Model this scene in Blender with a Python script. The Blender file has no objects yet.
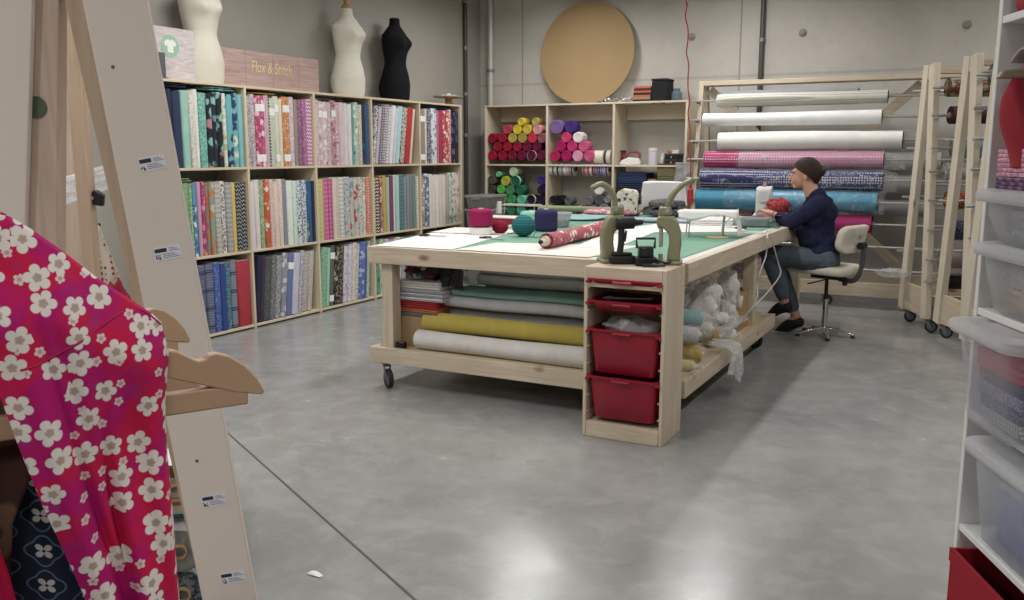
import bpy, bmesh, math, random
from mathutils import Vector, Matrix, Euler
R = math.radians
PI = math.pi
SC = bpy.context.scene
COL = SC.collection
rnd = random.Random(7)

# ------------------------------------------------------------------ camera
F = 893.0; PITCH = R(9.35); YAW = R(27.84); EYE = Vector((0, 0, 1.48))
FW = Vector((-math.sin(YAW)*math.cos(PITCH), math.cos(YAW)*math.cos(PITCH), -math.sin(PITCH)))
RT = Vector((math.cos(YAW), math.sin(YAW), 0)); UP = RT.cross(FW)
EF = Vector((-math.sin(YAW), math.cos(YAW), 0))
def ray(px, py): return FW*F + RT*(px-512) - UP*(py-300)
def onz(px, py, z=0.0):
    d = ray(px, py); return EYE + d*((z-EYE.z)/d.z)
def ony(px, py, y):
    d = ray(px, py); return EYE + d*(y/d.y)
def onx(px, py, x):
    d = ray(px, py); return EYE + d*(x/d.x)
def onplane(px, py, p, n):
    d = ray(px, py); return EYE + d*((p-EYE).dot(n)/d.dot(n))
cam = bpy.data.cameras.new('camera'); cam.lens = 36*F/1024; cam.sensor_width = 36; cam.clip_start = .05; cam.clip_end = 100
co = bpy.data.objects.new('camera', cam); COL.objects.link(co)
co.location = EYE; co.rotation_euler = (PI/2-PITCH, 0, YAW); SC.camera = co
vs = SC.view_settings
vs.view_transform = 'Standard'; vs.look = 'None'; vs.gamma = 1; vs.use_curve_mapping = False; vs.exposure = 0.0

# ------------------------------------------------------------------ materials
def lin(h):
    if not isinstance(h, str): return tuple(h)[:3]
    out = []
    for i in (0, 2, 4):
        c = int(h[i:i+2], 16)/255
        out.append(c/12.92 if c <= .04045 else ((c+.055)/1.055)**2.4)
    return tuple(out)
def c4(h): return (*lin(h), 1)
class Mt:
    def __init__(s, name):
        s.m = bpy.data.materials.new(name); s.m.use_nodes = True; s.t = s.m.node_tree
        s.p = s.t.nodes['Principled BSDF']; s.o = s.t.nodes['Material Output']
    def n(s, typ, ins=None, **at):
        k = s.t.nodes.new('ShaderNode'+typ)
        for a, v in at.items(): setattr(k, a, v)
        for i, v in (ins or {}).items(): s.set(k, i, v)
        return k
    def set(s, k, i, v):
        if isinstance(v, bpy.types.NodeSocket): s.t.links.new(v, k.inputs[i])
        elif isinstance(v, str): k.inputs[i].default_value = c4(v)
        else: k.inputs[i].default_value = v
    def math(s, op, a, b=None, c=None):
        k = s.n('Math', operation=op); s.set(k, 0, a)
        if b is not None: s.set(k, 1, b)
        if c is not None: s.set(k, 2, c)
        return k.outputs[0]
    def mix(s, f, a, b):
        k = s.n('Mix', data_type='RGBA'); s.set(k, 0, f); s.set(k, 6, a); s.set(k, 7, b); return k.outputs[2]
    def ramp(s, f, a, b):
        k = s.n('MapRange'); s.set(k, 0, f); s.set(k, 1, a); s.set(k, 2, b); return k.outputs[0]
    def obj(s, sc=(1, 1, 1), shift=True, rot=(0, 0, 0)):
        v = s.n('TexCoord').outputs['Object']
        if shift:
            r = s.n('ObjectInfo').outputs['Random']
            k = s.n('VectorMath', operation='ADD'); s.set(k, 0, v)
            q = s.n('CombineXYZ', {0: s.math('MULTIPLY', r, 7.3), 1: s.math('MULTIPLY', r, 3.1), 2: s.math('MULTIPLY', r, 11.7)})
            s.set(k, 1, q.outputs[0]); v = k.outputs[0]
        k = s.n('Mapping', {'Vector': v}); k.inputs['Scale'].default_value = sc; k.inputs['Rotation'].default_value = rot
        return k.outputs[0]
    def noise(s, v, sc, det=3, rough=.5, dist=0):
        return s.n('TexNoise', {'Vector': v, 'Scale': sc, 'Detail': det, 'Roughness': rough, 'Distortion': dist}).outputs[0]
    def base(s, v): s.set(s.p, 'Base Color', v)
    def bump(s, h, st=.3, d=.01):
        s.set(s.p, 'Normal', s.n('Bump', {'Height': h, 'Strength': st, 'Distance': d}).outputs[0])
    def pr(s, rough=.6, metal=0, spec=.5, **kw):
        s.set(s.p, 'Roughness', rough); s.set(s.p, 'Metallic', metal); s.set(s.p, 'Specular IOR Level', spec)
        for a, v in kw.items(): s.set(s.p, a.replace('_', ' '), v)
CACHE = {}
def flat(col, rough=.6, metal=0, spec=.4, var=.12, sc=9, bump=0, **kw):
    key = ('flat', str(col), rough, metal, spec, var, sc, bump, str(kw))
    if key in CACHE: return CACHE[key]
    m = Mt('mat_'+str(len(CACHE))); m.pr(rough, metal, spec, **kw)
    v = m.obj(); f = m.noise(v, sc, 4)
    a = lin(col); m.base(m.mix(f, (*[x*(1-var) for x in a], 1), (*[min(1, x*(1+var)) for x in a], 1)))
    if bump: m.bump(m.noise(v, sc*8, 3), bump, .004)
    CACHE[key] = m.m; return m.m
def wood(axis='x', light='d0c3b1', dark='bdab93', knot='7d5e45', rough=.55, knots=True, gs=1.0):
    key = ('wood', axis, light, dark, knots, gs)
    if key in CACHE: return CACHE[key]
    m = Mt('pine_'+axis); m.pr(rough, 0, .35)
    lo, hi = 1.1*gs, 15*gs
    sc = {'x': (lo, hi, hi), 'y': (hi, lo, hi), 'z': (hi, hi, lo)}[axis]
    v = m.obj(sc); g = m.noise(v, 1.6, 5, .6, 1.2)
    g2 = m.noise(v, 6, 3, .6)
    c = m.mix(m.ramp(g, .32, .68), light, dark)
    c = m.mix(m.math('MULTIPLY', m.ramp(g2, .45, .75), .35), c, dark)
    if knots:
        sk = {'x': (2.4, 5, 5), 'y': (5, 2.4, 5), 'z': (5, 5, 2.4)}[axis]
        vo = m.n('TexVoronoi', {'Vector': m.obj(sk), 'Scale': 1.0})
        k = m.ramp(vo.outputs['Distance'], .13, .05)
        sel = m.math('GREATER_THAN', m.n('SeparateXYZ', {0: vo.outputs['Color']}).outputs[0], .25)
        c = m.mix(m.math('MULTIPLY', m.math('MULTIPLY', k, sel), .85), c, knot)
    m.base(c); m.bump(g2, .15, .002); CACHE[key] = m.m; return m.m
def soft(h, s=.86):
    v = [int(h[i:i+2], 16) for i in (0, 2, 4)]; g = .3*v[0]+.59*v[1]+.11*v[2]
    return ''.join('%02x' % int(min(255, g+(x-g)*s)) for x in v)
def pat(kind, c1, c2='ffffff', c3=None, sc=1.0, rough=.85):
    """printed cloth; colours by name of the print"""
    key = ('pat', kind, c1, c2, c3, sc, rough)
    if key in CACHE: return CACHE[key]
    c3 = c3 or c2; c1, c2, c3 = soft(c1), soft(c2), soft(c3)
    m = Mt('cloth_'+kind+str(len(CACHE))); m.pr(rough, 0, .2); v = m.obj((sc, sc, sc))
    w = m.noise(v, 14, 2)
    a = lin(c1); b0 = m.mix(w, (*[x*.86 for x in a], 1), (*[min(1, x*1.12) for x in a], 1))
    def vor(s, k='F1', rn=.8): return m.n('TexVoronoi', {'Vector': v, 'Scale': s, 'Randomness': rn}, feature=k)
    if kind == 'plain': c = b0
    elif kind == 'dots':
        d = vor(38, rn=.15); c = m.mix(m.ramp(d.outputs['Distance'], .36, .30), b0, c2)
    elif kind == 'floral':
        d = vor(17, rn=.9); s3 = m.n('SeparateXYZ', {0: d.outputs['Color']})
        col = m.mix(m.math('GREATER_THAN', s3.outputs[0], .5), c2, c3)
        wob = m.math('MULTIPLY', m.noise(v, 60, 1), .35)
        k = m.ramp(m.math('ADD', d.outputs['Distance'], wob), .62, .52)
        c = m.mix(k, b0, col)
        d2 = vor(45); c = m.mix(m.ramp(d2.outputs['Distance'], .26, .2), c, m.mix(m.math('GREATER_THAN', m.n('SeparateXYZ', {0: d2.outputs['Color']}).outputs[1], .5), c3, c2))
    elif kind == 'big':
        d = vor(9.5, rn=.85); s3 = m.n('SeparateXYZ', {0: d.outputs['Color']})
        col = m.mix(m.math('GREATER_THAN', s3.outputs[0], .6), c2, c3)
        k = m.ramp(m.math('ADD', d.outputs['Distance'], m.math('MULTIPLY', m.noise(v, 40, 1), .3)), .60, .52); c = m.mix(k, b0, col)
        c = m.mix(m.ramp(d.outputs['Distance'], .16, .1), c, c1)
    elif kind == 'speck':
        k = m.ramp(m.noise(v, 75, 2), .52, .58); c = m.mix(k, b0, c2)
        c = m.mix(m.ramp(m.noise(v, 40, 2), .60, .64), c, c3)
    elif kind == 'rings':
        z = m.n('SeparateXYZ', {0: v}).outputs[2]
        s = m.math('SINE', m.math('MULTIPLY', z, 160)); c = m.mix(m.ramp(s, .1, .4), b0, c2)
    elif kind == 'wide':
        z = m.n('SeparateXYZ', {0: v}).outputs[2]
        s = m.math('SINE', m.math('MULTIPLY', z, 42)); c = m.mix(m.ramp(s, .72, .80), b0, c2)
        s = m.math('SINE', m.math('MULTIPLY', z, 300)); c = m.mix(m.math('MULTIPLY', m.ramp(s, .3, .5), .4), c, c3)
    elif kind == 'lines':
        z = m.n('SeparateXYZ', {0: v}).outputs[1]
        s = m.math('SINE', m.math('MULTIPLY', z, 520)); c = m.mix(m.ramp(s, .1, .4), b0, c2)
    elif kind == 'zig':
        q = m.n('SeparateXYZ', {0: v})
        y = m.math('PINGPONG', m.math('ADD', q.outputs[1], q.outputs[0]), .016)
        s = m.math('SINE', m.math('MULTIPLY', m.math('ADD', q.outputs[2], y), 190)); c = m.mix(m.ramp(s, .15, .35), b0, c2)
    elif kind == 'check':
        q = m.n('SeparateXYZ', {0: v})
        s1 = m.ramp(m.math('SINE', m.math('MULTIPLY', q.outputs[2], 150)), .0, .2); s2 = m.ramp(m.math('SINE', m.math('MULTIPLY', q.outputs[1], 150)), 0, .2)
        c = m.mix(m.math('MULTIPLY', m.math('ADD', s1, s2), .5), b0, c2)
    elif kind == 'bars':
        br = m.n('TexBrick', {'Vector': m.obj((sc, sc, sc), rot=(0, PI/2, 0)), 'Scale': 14.0, 'Color1': c2, 'Color2': c3, 'Mortar': c1, 'Mortar Size': .035, 'Brick Width': .45, 'Row Height': .25})
        c = br.outputs[0]
    m.base(c); m.bump(m.noise(v, 220, 2), .25, .002)
    CACHE[key] = m.m; return m.m
def plastic(col, alpha, rough=.25, var=.1):
    key = ('plastic', col, alpha, rough)
    if key in CACHE: return CACHE[key]
    m = Mt('clear_plastic'+str(len(CACHE))); m.pr(rough, 0, .6); m.base(c4(col))
    tr = m.n('BsdfTransparent', {'Color': (.97, .97, .97, 1)})
    mx = m.n('MixShader'); v = m.obj()
    fr = m.n('LayerWeight', {'Blend': .35}).outputs['Facing']
    m.set(mx, 0, m.math('MINIMUM', m.math('ADD', m.math('ADD', m.math('MULTIPLY', fr, .35), alpha), m.math('MULTIPLY', m.math('SUBTRACT', m.noise(v, 12, 3), .5), var)), 1.0))
    m2 = m.n('MixShader', {0: .5}); tl = m.n('BsdfTranslucent', {'Color': col}); m.t.links.new(m.p.outputs[0], m2.inputs[1]); m.t.links.new(tl.outputs[0], m2.inputs[2])
    m.t.links.new(tr.outputs[0], mx.inputs[1]); m.t.links.new(m2.outputs[0], mx.inputs[2]); m.t.links.new(mx.outputs[0], m.o.inputs[0])
    CACHE[key] = m.m; return m.m
def film(col='eef0f2', alpha=.35):
    """crinkled clear wrap"""
    key = ('film', col, alpha)
    if key in CACHE: return CACHE[key]
    m = Mt('film'+str(len(CACHE))); m.pr(.2, 0, .8); m.base(c4(col)); v = m.obj((1, 1, 1))
    nz = m.noise(v, 19, 4, .6, 1.5); m.bump(nz, .8, .012)
    tr = m.n('BsdfTransparent'); mx = m.n('MixShader'); m2 = m.n('MixShader', {0: .45}); tl = m.n('BsdfTranslucent', {'Color': (.95, .95, .95, 1)})
    m.t.links.new(m.p.outputs[0], m2.inputs[1]); m.t.links.new(tl.outputs[0], m2.inputs[2])
    m.set(mx, 0, m.math('ADD', m.math('MULTIPLY', m.ramp(nz, .50, .72), .45), alpha))
    m.t.links.new(tr.outputs[0], mx.inputs[1]); m.t.links.new(m2.outputs[0], mx.inputs[2]); m.t.links.new(mx.outputs[0], m.o.inputs[0])
    CACHE[key] = m.m; return m.m

# ------------------------------------------------------------------ mesh building
def frame(d, hint=Vector((0, 0, 1))):
    d = d.normalized()
    if abs(d.dot(hint)) > .999: hint = Vector((1, 0, 0)) if abs(d.x) < .9 else Vector((0, 1, 0))
    a = hint.cross(d).normalized(); b = d.cross(a)
    return a, b, d
class MB:
    def __init__(s): s.bm = bmesh.new()
    def hexa(s, pts, mi=0):
        v = [s.bm.verts.new(p) for p in pts]
        for q in ((3, 2, 1, 0), (4, 5, 6, 7), (0, 1, 5, 4), (1, 2, 6, 5), (2, 3, 7, 6), (3, 0, 4, 7)):
            f = s.bm.faces.new([v[i] for i in q]); f.material_index = mi
        return s
    def box(s, x0, x1, y0, y1, z0, z1, mi=0, mat=None):
        p = [Vector(q) for q in ((x0, y0, z0), (x1, y0, z0), (x1, y1, z0), (x0, y1, z0), (x0, y0, z1), (x1, y0, z1), (x1, y1, z1), (x0, y1, z1))]
        if mat: p = [mat @ q for q in p]
        return s.hexa(p, mi)
    def bar(s, p0, p1, w, h, hint=Vector((0, 0, 1)), mi=0):
        p0, p1 = Vector(p0), Vector(p1); a, b, d = frame(p1-p0, Vector(hint)); a = a*w/2; b = b*h/2
        return s.hexa([p0-a-b, p0+a-b, p0+a+b, p0-a+b, p1-a-b, p1+a-b, p1+a+b, p1-a+b], mi)
    def tube(s, pts, r, n=10, mi=0, caps=True, flatten=1.0):
        pts = [Vector(p) for p in pts]; rs = r if isinstance(r, (list, tuple)) else [r]*len(pts); rings = []
        up = None
        for i, p in enumerate(pts):
            d = (pts[min(i+1, len(pts)-1)]-pts[max(i-1, 0)])
            if up is None: a, b, _ = frame(d)
            else: a, b, _ = frame(d, up)
            up = b
            rings.append([s.bm.verts.new(p+(a*math.cos(t)+b*math.sin(t)*flatten)*rs[i]) for t in [2*PI*k/n for k in range(n)]])
        for i in range(len(rings)-1):
            for k in range(n):
                f = s.bm.faces.new((rings[i][k], rings[i][(k+1) % n], rings[i+1][(k+1) % n], rings[i+1][k])); f.material_index = mi
        if caps:
            f = s.bm.faces.new(rings[0][::-1]); f.material_index = mi
            f = s.bm.faces.new(rings[-1]); f.material_index = mi
        return s
    def cyl(s, p0, p1, r, n=20, mi=0, r1=None): return s.tube([p0, p1], [r, r if r1 is None else r1], n, mi)
    def lathe(s, prof, n=28, mat=None, mi=0, sx=1, sy=1, closed=False):
        """prof: (radius, z) pairs from one end to the other"""
        rings = []
        for r, z in prof:
            ring = []
            for k in range(n):
                t = 2*PI*k/n; p = Vector((r*math.cos(t)*sx, r*math.sin(t)*sy, z))
                ring.append(s.bm.verts.new(mat @ p if mat else p))
            rings.append(ring)
        m = len(rings)
        for i in range(m if closed else m-1):
            for k in range(n):
                f = s.bm.faces.new((rings[i][k], rings[i][(k+1) % n], rings[(i+1) % m][(k+1) % n], rings[(i+1) % m][k])); f.material_index = mi
        if not closed:
            if prof[0][0] > 1e-5: s.bm.faces.new(rings[0][::-1]).material_index = mi
            if prof[-1][0] > 1e-5: s.bm.faces.new(rings[-1]).material_index = mi
        return s
    def prism(s, poly, d0, d1, mat=None, mi=0):
        """poly: (x, z) outline, extruded along y from d0 to d1"""
        A = [Vector((x, d0, z)) for x, z in poly]; B = [Vector((x, d1, z)) for x, z in poly]
        if mat: A = [mat @ p for p in A]; B = [mat @ p for p in B]
        A = [s.bm.verts.new(p) for p in A]; B = [s.bm.verts.new(p) for p in B]; n = len(A)
        s.bm.faces.new(A).material_index = mi; s.bm.faces.new(B[::-1]).material_index = mi
        for i in range(n): s.bm.faces.new((A[i], B[i], B[(i+1) % n], A[(i+1) % n])).material_index = mi
        return s
    def ball(s, c, r, n=16, m=10, mat=None, mi=0):
        r = r if isinstance(r, (tuple, list)) else (r, r, r)
        base = Matrix.Translation(Vector(c)) @ (mat or Matrix.Identity(4)) @ Matrix.Diagonal((*r, 1))
        prof = [(max(1e-6, math.sin(PI*i/m)), -math.cos(PI*i/m)) for i in range(m+1)]
        prof[0] = (.02, -1); prof[-1] = (.02, 1)
        return s.lathe(prof, n, base, mi)
    def grid(s, fn, nu, nv, mi=0, closeu=False):
        g = [[s.bm.verts.new(fn(i/nu, j/nv)) for j in range(nv+1)] for i in range(nu if closeu else nu+1)]
        m = len(g)
        for i in range(nu):
            for j in range(nv):
                f = s.bm.faces.new((g[i][j], g[(i+1) % m][j], g[(i+1) % m][j+1], g[i][j+1])); f.material_index = mi
        return s
    def build(s, name, mats, parent=None, bevel=0, smooth=True, ang=35, sub=0, solid=0, remesh=0, seg=2, smoothit=0):
        bmesh.ops.recalc_face_normals(s.bm, faces=s.bm.faces[:])
        me = bpy.data.meshes.new(name); s.bm.to_mesh(me); s.bm.free()
        for m in (mats if isinstance(mats, (list, tuple)) else [mats]): me.materials.append(m)
        if smooth:
            me.polygons.foreach_set('use_smooth', [True]*len(me.polygons)); me.set_sharp_from_angle(angle=R(ang))
        o = bpy.data.objects.new(name, me); COL.objects.link(o)
        if parent is not None: o.parent = parent
        if solid:
            k = o.modifiers.new('solid', 'SOLIDIFY'); k.thickness = solid; k.offset = 0
        if remesh:
            k = o.modifiers.new('remesh', 'REMESH'); k.mode = 'VOXEL'; k.voxel_size = remesh; k.use_smooth_shade = True
            if smoothit:
                k = o.modifiers.new('smooth', 'SMOOTH'); k.factor = .5; k.iterations = smoothit
        if sub:
            k = o.modifiers.new('sub', 'SUBSURF'); k.levels = sub; k.render_levels = sub
        if bevel:
            k = o.modifiers.new('bevel', 'BEVEL'); k.width = bevel; k.segments = seg; k.limit_method = 'ANGLE'; k.angle_limit = R(40)
        return o
def tag(o, label, cat, group=None):
    o['label'] = label; o['category'] = cat
    if group: o['group'] = group
    return o
def thing(name, label, cat, loc=(0, 0, 0), rotz=0, group=None):
    o = bpy.data.objects.new(name, None); COL.objects.link(o); o.location = loc; o.rotation_euler = (0, 0, rotz); o.empty_display_size = .1
    return tag(o, label, cat, group)
def struct(o): o['kind'] = 'structure'; return o
def place(o, loc, rotz=0):
    o.location = loc; o.rotation_euler = (0, 0, rotz); return o
def dup(root, loc, rotz, label, group=None):
    r = root.copy(); COL.objects.link(r); r.location = loc; r.rotation_euler = (0, 0, rotz); r['label'] = label
    if group: r['group'] = group
    for ch in list(root.children):
        c = ch.copy(); COL.objects.link(c); c.parent = r
        for g in ch.children:
            d = g.copy(); COL.objects.link(d); d.parent = c
    return r
ORD = 'first second third fourth fifth sixth seventh eighth ninth tenth eleventh twelfth thirteenth fourteenth fifteenth sixteenth seventeenth eighteenth nineteenth twentieth'.split()
def rr(x0, x1, y0, y1, r, n=4):
    """rounded rectangle outline"""
    out = []
    for cx, cy, a in ((x1-r, y1-r, 0), (x0+r, y1-r, 90), (x0+r, y0+r, 180), (x1-r, y0+r, 270)):
        for k in range(n+1):
            t = R(a+90*k/n); out.append((cx+r*math.cos(t), cy+r*math.sin(t)))
    return out
def bez(p, n=12):
    """smooth path through points (Catmull-Rom)"""
    p = [Vector(q) for q in p]; out = []
    for i in range(len(p)-1):
        a, b, c, d = p[max(i-1, 0)], p[i], p[i+1], p[min(i+2, len(p)-1)]
        for k in range(n):
            t = k/n; out.append(.5*((2*b)+(c-a)*t+(2*a-5*b+4*c-d)*t*t+(3*b-a-3*c+d)*t**3))
    out.append(p[-1]); return out
STEEL = flat('c2c2c0', .32, .7, .5, .05); CHROME = flat('c8c8c8', .12, 1, .5, .03)
DARKSTEEL = flat('2b2c2e', .4, .3, .5, .1); BLACK = flat('151517', .5, 0, .4, .1); RUBBER = flat('26272a', .6, 0, .4, .1)
WX, WY, WZ = wood('x'), wood('y'), wood('z')
PX, PZ = wood('x', 'dacfbc', 'cec0a8', knots=False, gs=.8), wood('z', 'dacfbc', 'cec0a8', knots=False, gs=.8)
PY = wood('y', 'dacfbc', 'cec0a8', knots=False, gs=.8)
CARD = flat('a58a67', .85, 0, .2, .08); WHITE = flat('dcdbd8', .6, 0, .3, .04)
LAMP = 37.0
# ------------------------------------------------------------------ setting
XL, YB, XR, YF, ZC = -5.82, 10.16, 5.2, -4.0, 3.95
m = Mt('polished_concrete'); v = m.obj((1, 1, 1), False)
n1 = m.noise(v, .9, 6, .62, .6); n2 = m.noise(v, 5.5, 6, .65, .4); n3 = m.noise(v, 60, 3)
c = m.mix(m.ramp(n1, .3, .7), '7e7f7e', '9c9c9a'); c = m.mix(m.math('MULTIPLY', m.ramp(n2, .45, .72), .45), c, 'ababa9')
c = m.mix(m.math('MULTIPLY', m.ramp(m.noise(v, 2.3, 5, .6, 1.5), .58, .75), .5), c, '787978')
c = m.mix(m.math('MULTIPLY', m.ramp(n3, .62, .8), .25), c, '6d6e6e')
m.base(c); m.pr(.3, 0, .55); m.set(m.p, 'Roughness', m.math('ADD', m.math('MULTIPLY', n2, .20), .135)); m.bump(n2, .06, .01)
FLOOR = m.m
struct(MB().box(XL-.2, XR+.2, YF-.2, YB+.2, -.1, 0).build('floor', FLOOR, smooth=False))
m = Mt('concrete_wall'); v = m.obj((1, 1, 1), False)
n1 = m.noise(v, .8, 6, .6, .5); n2 = m.noise(v, 9, 5, .6)
c = m.mix(m.ramp(n1, .3, .7), 'b3afa8', 'c8c4bc'); c = m.mix(m.math('MULTIPLY', m.ramp(n2, .5, .75), .3), c, 'a8a49c')
c = m.mix(m.math('MULTIPLY', m.ramp(m.noise(v, 70, 2), .68, .74), .35), c, '75716a')
xs = m.n('SeparateXYZ', {0: v})
def near(s, at, w): return m.ramp(m.math('ABSOLUTE', m.math('SUBTRACT', s, at)), w, w*.4)
j = near(xs.outputs[0], -5.22, .012)
for a in (-2.52, .18, 2.9): j = m.math('MAXIMUM', j, near(xs.outputs[0], a, .012))
j = m.math('MAXIMUM', j, m.math('MULTIPLY', near(xs.outputs[2], 2.32, .02), .4))
c = m.mix(m.math('MULTIPLY', j, .55), c, '5f5c57'); m.base(c); m.pr(.75, 0, .3); m.bump(n2, .2, .01)
wb = struct(MB().box(XL-.2, XR+.2, YB, YB+.2, 0, ZC).build('wall_back', m.m, smooth=False))
for px, py in ((692, 37), (803, 33), (967, 25)):
    p = ony(px, py, YB)
    MB().lathe([(.045, 0), (.045, -.004), (.028, -.008), (.022, -.02), (.012, -.024), (.001, -.02)], 18, Matrix.Translation(p) @ Matrix.Rotation(-PI/2, 4, 'X')).build('anchor_cap', flat('8f8b83', .7), wb)
m = Mt('grey_panel_wall'); v = m.obj((1, 1, 1), False)
m.base(m.mix(m.noise(v, 1.2, 5), '9b9891', 'a7a39b')); m.pr(.7, 0, .3); m.bump(m.noise(v, 40, 3), .1, .005)
GW = m.m
struct(MB().box(XL-.2, XL, YF-.2, YB, 0, ZC).build('wall_left', GW, smooth=False))
struct(MB().box(XR, XR+.2, YF-.2, YB, 0, ZC).build('wall_right', flat('cfcdc8', .8), smooth=False))
struct(MB().box(XL, XR, YF-.2, YF, 0, ZC).build('wall_front', flat('cfcdc8', .8), smooth=False))
struct(MB().box(XL-.2, XR+.2, YF-.2, YB+.2, ZC, ZC+.15).build('ceiling', flat('d6d4cf', .8), smooth=False))
# saw cut in the slab
a, b = onz(222, 428, 0), onz(415, 600, 0); d = (b-a).normalized()
struct(MB().bar(a-d*2.6+Vector((0, 0, .0012)), b+d*5+Vector((0, 0, .0012)), .009, .002).build('trim_floor_joint', flat('5a5652', .9), smooth=False))
# a scrap of paper on the floor
p = onz(315, 575, 0)
tag(MB().grid(lambda u, w: p+Vector((-.03+.06*u, -.012+.024*w, .003+.006*math.sin(u*4)*w)), 6, 3).build('paper_scrap', flat('e6e6e4', .7), solid=.001), 'small scrap of white paper lying on the bare floor', 'paper')
# pipes
def pipe(name, label, x, y, r, col, clamps, z0=0, z1=ZC, wall='x'):
    t = thing(name, label, 'pipe', (x, y, 0))
    MB().cyl((0, 0, z0), (0, 0, z1-.002), r, 16).build('tube', flat(col, .4, .3), t)
    for z in clamps:
        k = MB().cyl((0, 0, z-.02), (0, 0, z+.02), r+.008, 16)
        if wall == 'x': k.box(-(x-XL)+.001, 0, -.012, .012, z-.012, z+.012)
        else: k.box(-.012, .012, 0, (YB-y)-.001, z-.012, z+.012)
        k.build('clamp', flat('8b8b8a', .5, .5), t)
p = onx(465.5, 60, XL+.03)
pipe('conduit_pipe', 'dark grey conduit running up the side wall past the end of the bolt shelving', XL+.03, p.y, .026, '4c4a49', (1.7, 2.2, 2.75, 3.3))
p = ony(490.5, 60, YB-.05)
pipe('drain_pipe', 'pale grey pipe standing in the room corner behind the cubby shelf', p.x, YB-.05, .04, 'c6c3bd', (.8, 2.5), wall='y')
p = ony(762, 40, YB-.04)
pipe('conduit_pipe', 'dark conduit running down the concrete wall behind the long roll rack', p.x, YB-.04, .027, '55534f', (1.5, 2.69, 3.6), wall='y')
# ceiling lamps
def lamp(x, y, power, ln=1.5, label='', rot=0):
    t = thing('ceiling_light', label, 'light', (x, y, ZC-.55), rot, 'strip lights under the ceiling')
    MB().box(-.09, .09, -ln/2, ln/2, 0, .07).build('housing', flat('d0d0cf', .5), t, bevel=.008)
    dm = Mt('diffuser'); dm.pr(.4); dm.base(c4('f4f2ec')); dm.set(dm.p, 'Emission Color', (1, .97, .92, 1)); dm.set(dm.p, 'Emission Strength', 3.0)
    MB().box(-.07, .07, -ln/2+.02, ln/2-.02, -.02, -.001).build('diffuser', dm.m, t, bevel=.005)
    for e in (-1, 1): MB().cyl((0, e*ln*.35, .07), (0, e*ln*.35, .548), .006, 8).build('suspension_rod', STEEL, t)
    L = bpy.data.lights.new('lamp_tube', 'AREA'); L.shape = 'RECTANGLE'; L.size = .14; L.size_y = ln-.04; L.energy = power; L.color = (1, .985, .965); L.spread = R(170)
    o = bpy.data.objects.new('lamp_tube', L); COL.objects.link(o); o.parent = t; o.location = (0, 0, -.03)
for x, tx in ((-4.3, 'bolt shelving'), (-2.3, 'cutting table'), (.9, 'roll racks')):
    for y, ty in ((-1.5, 'entrance end'), (1.9, 'aisle end'), (5.2, 'middle'), (8.5, 'concrete wall end')):
        lamp(x, y, LAMP, 1.5, 'white strip light above the %s row, at the %s' % (tx, ty))
# ------------------------------------------------------------------ cubby shelving on the side wall
SHX = -5.44; SY0 = 4.755; CW = .857; TOPZ = 2.025; LEV = (.0, .65, 1.345, 2.005)
SHW = wood('y', 'd6c9b2', 'c7b79b', knots=False, gs=.7); SHV = wood('z', 'd6c9b2', 'c7b79b', knots=False, gs=.7)
sh = thing('cubby_shelving', 'tall pale pine shelving of fifteen cubbies packed with fabric bolts along the side wall', 'shelving', (SHX, SY0, 0))
for k in range(6): MB().box(-.355, 0, k*CW-.0125, k*CW+.0125, 0, TOPZ).build('upright', SHV, sh, bevel=.002)
for k in range(5):
    for z in LEV: MB().box(-.35, -.002, k*CW+.013, (k+1)*CW-.013, z+(.015 if z == 0 else 0), z+(.035 if z == 0 else .02)).build('shelf_board', SHW, sh, bevel=.002)
UNDER = ('shirt emblem board', 'wooden name sign', 'cream dress form', 'black dress form', 'little wooden stand')
CELLS = {}
def cells(txt):
    key = None
    for ln in txt.strip().splitlines():
        ln = ln.strip()
        if ln.startswith('#'):
            a = ln[1:].split(); key = (int(a[0]), int(a[1])); CELLS[key] = (float(a[2]) if len(a) > 2 else 0, [])
        elif ln:
            for q in ln.split(';'):
                q = q.strip()
                if q: CELLS[key][1].append([x.strip() for x in q.split(',')])
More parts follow.
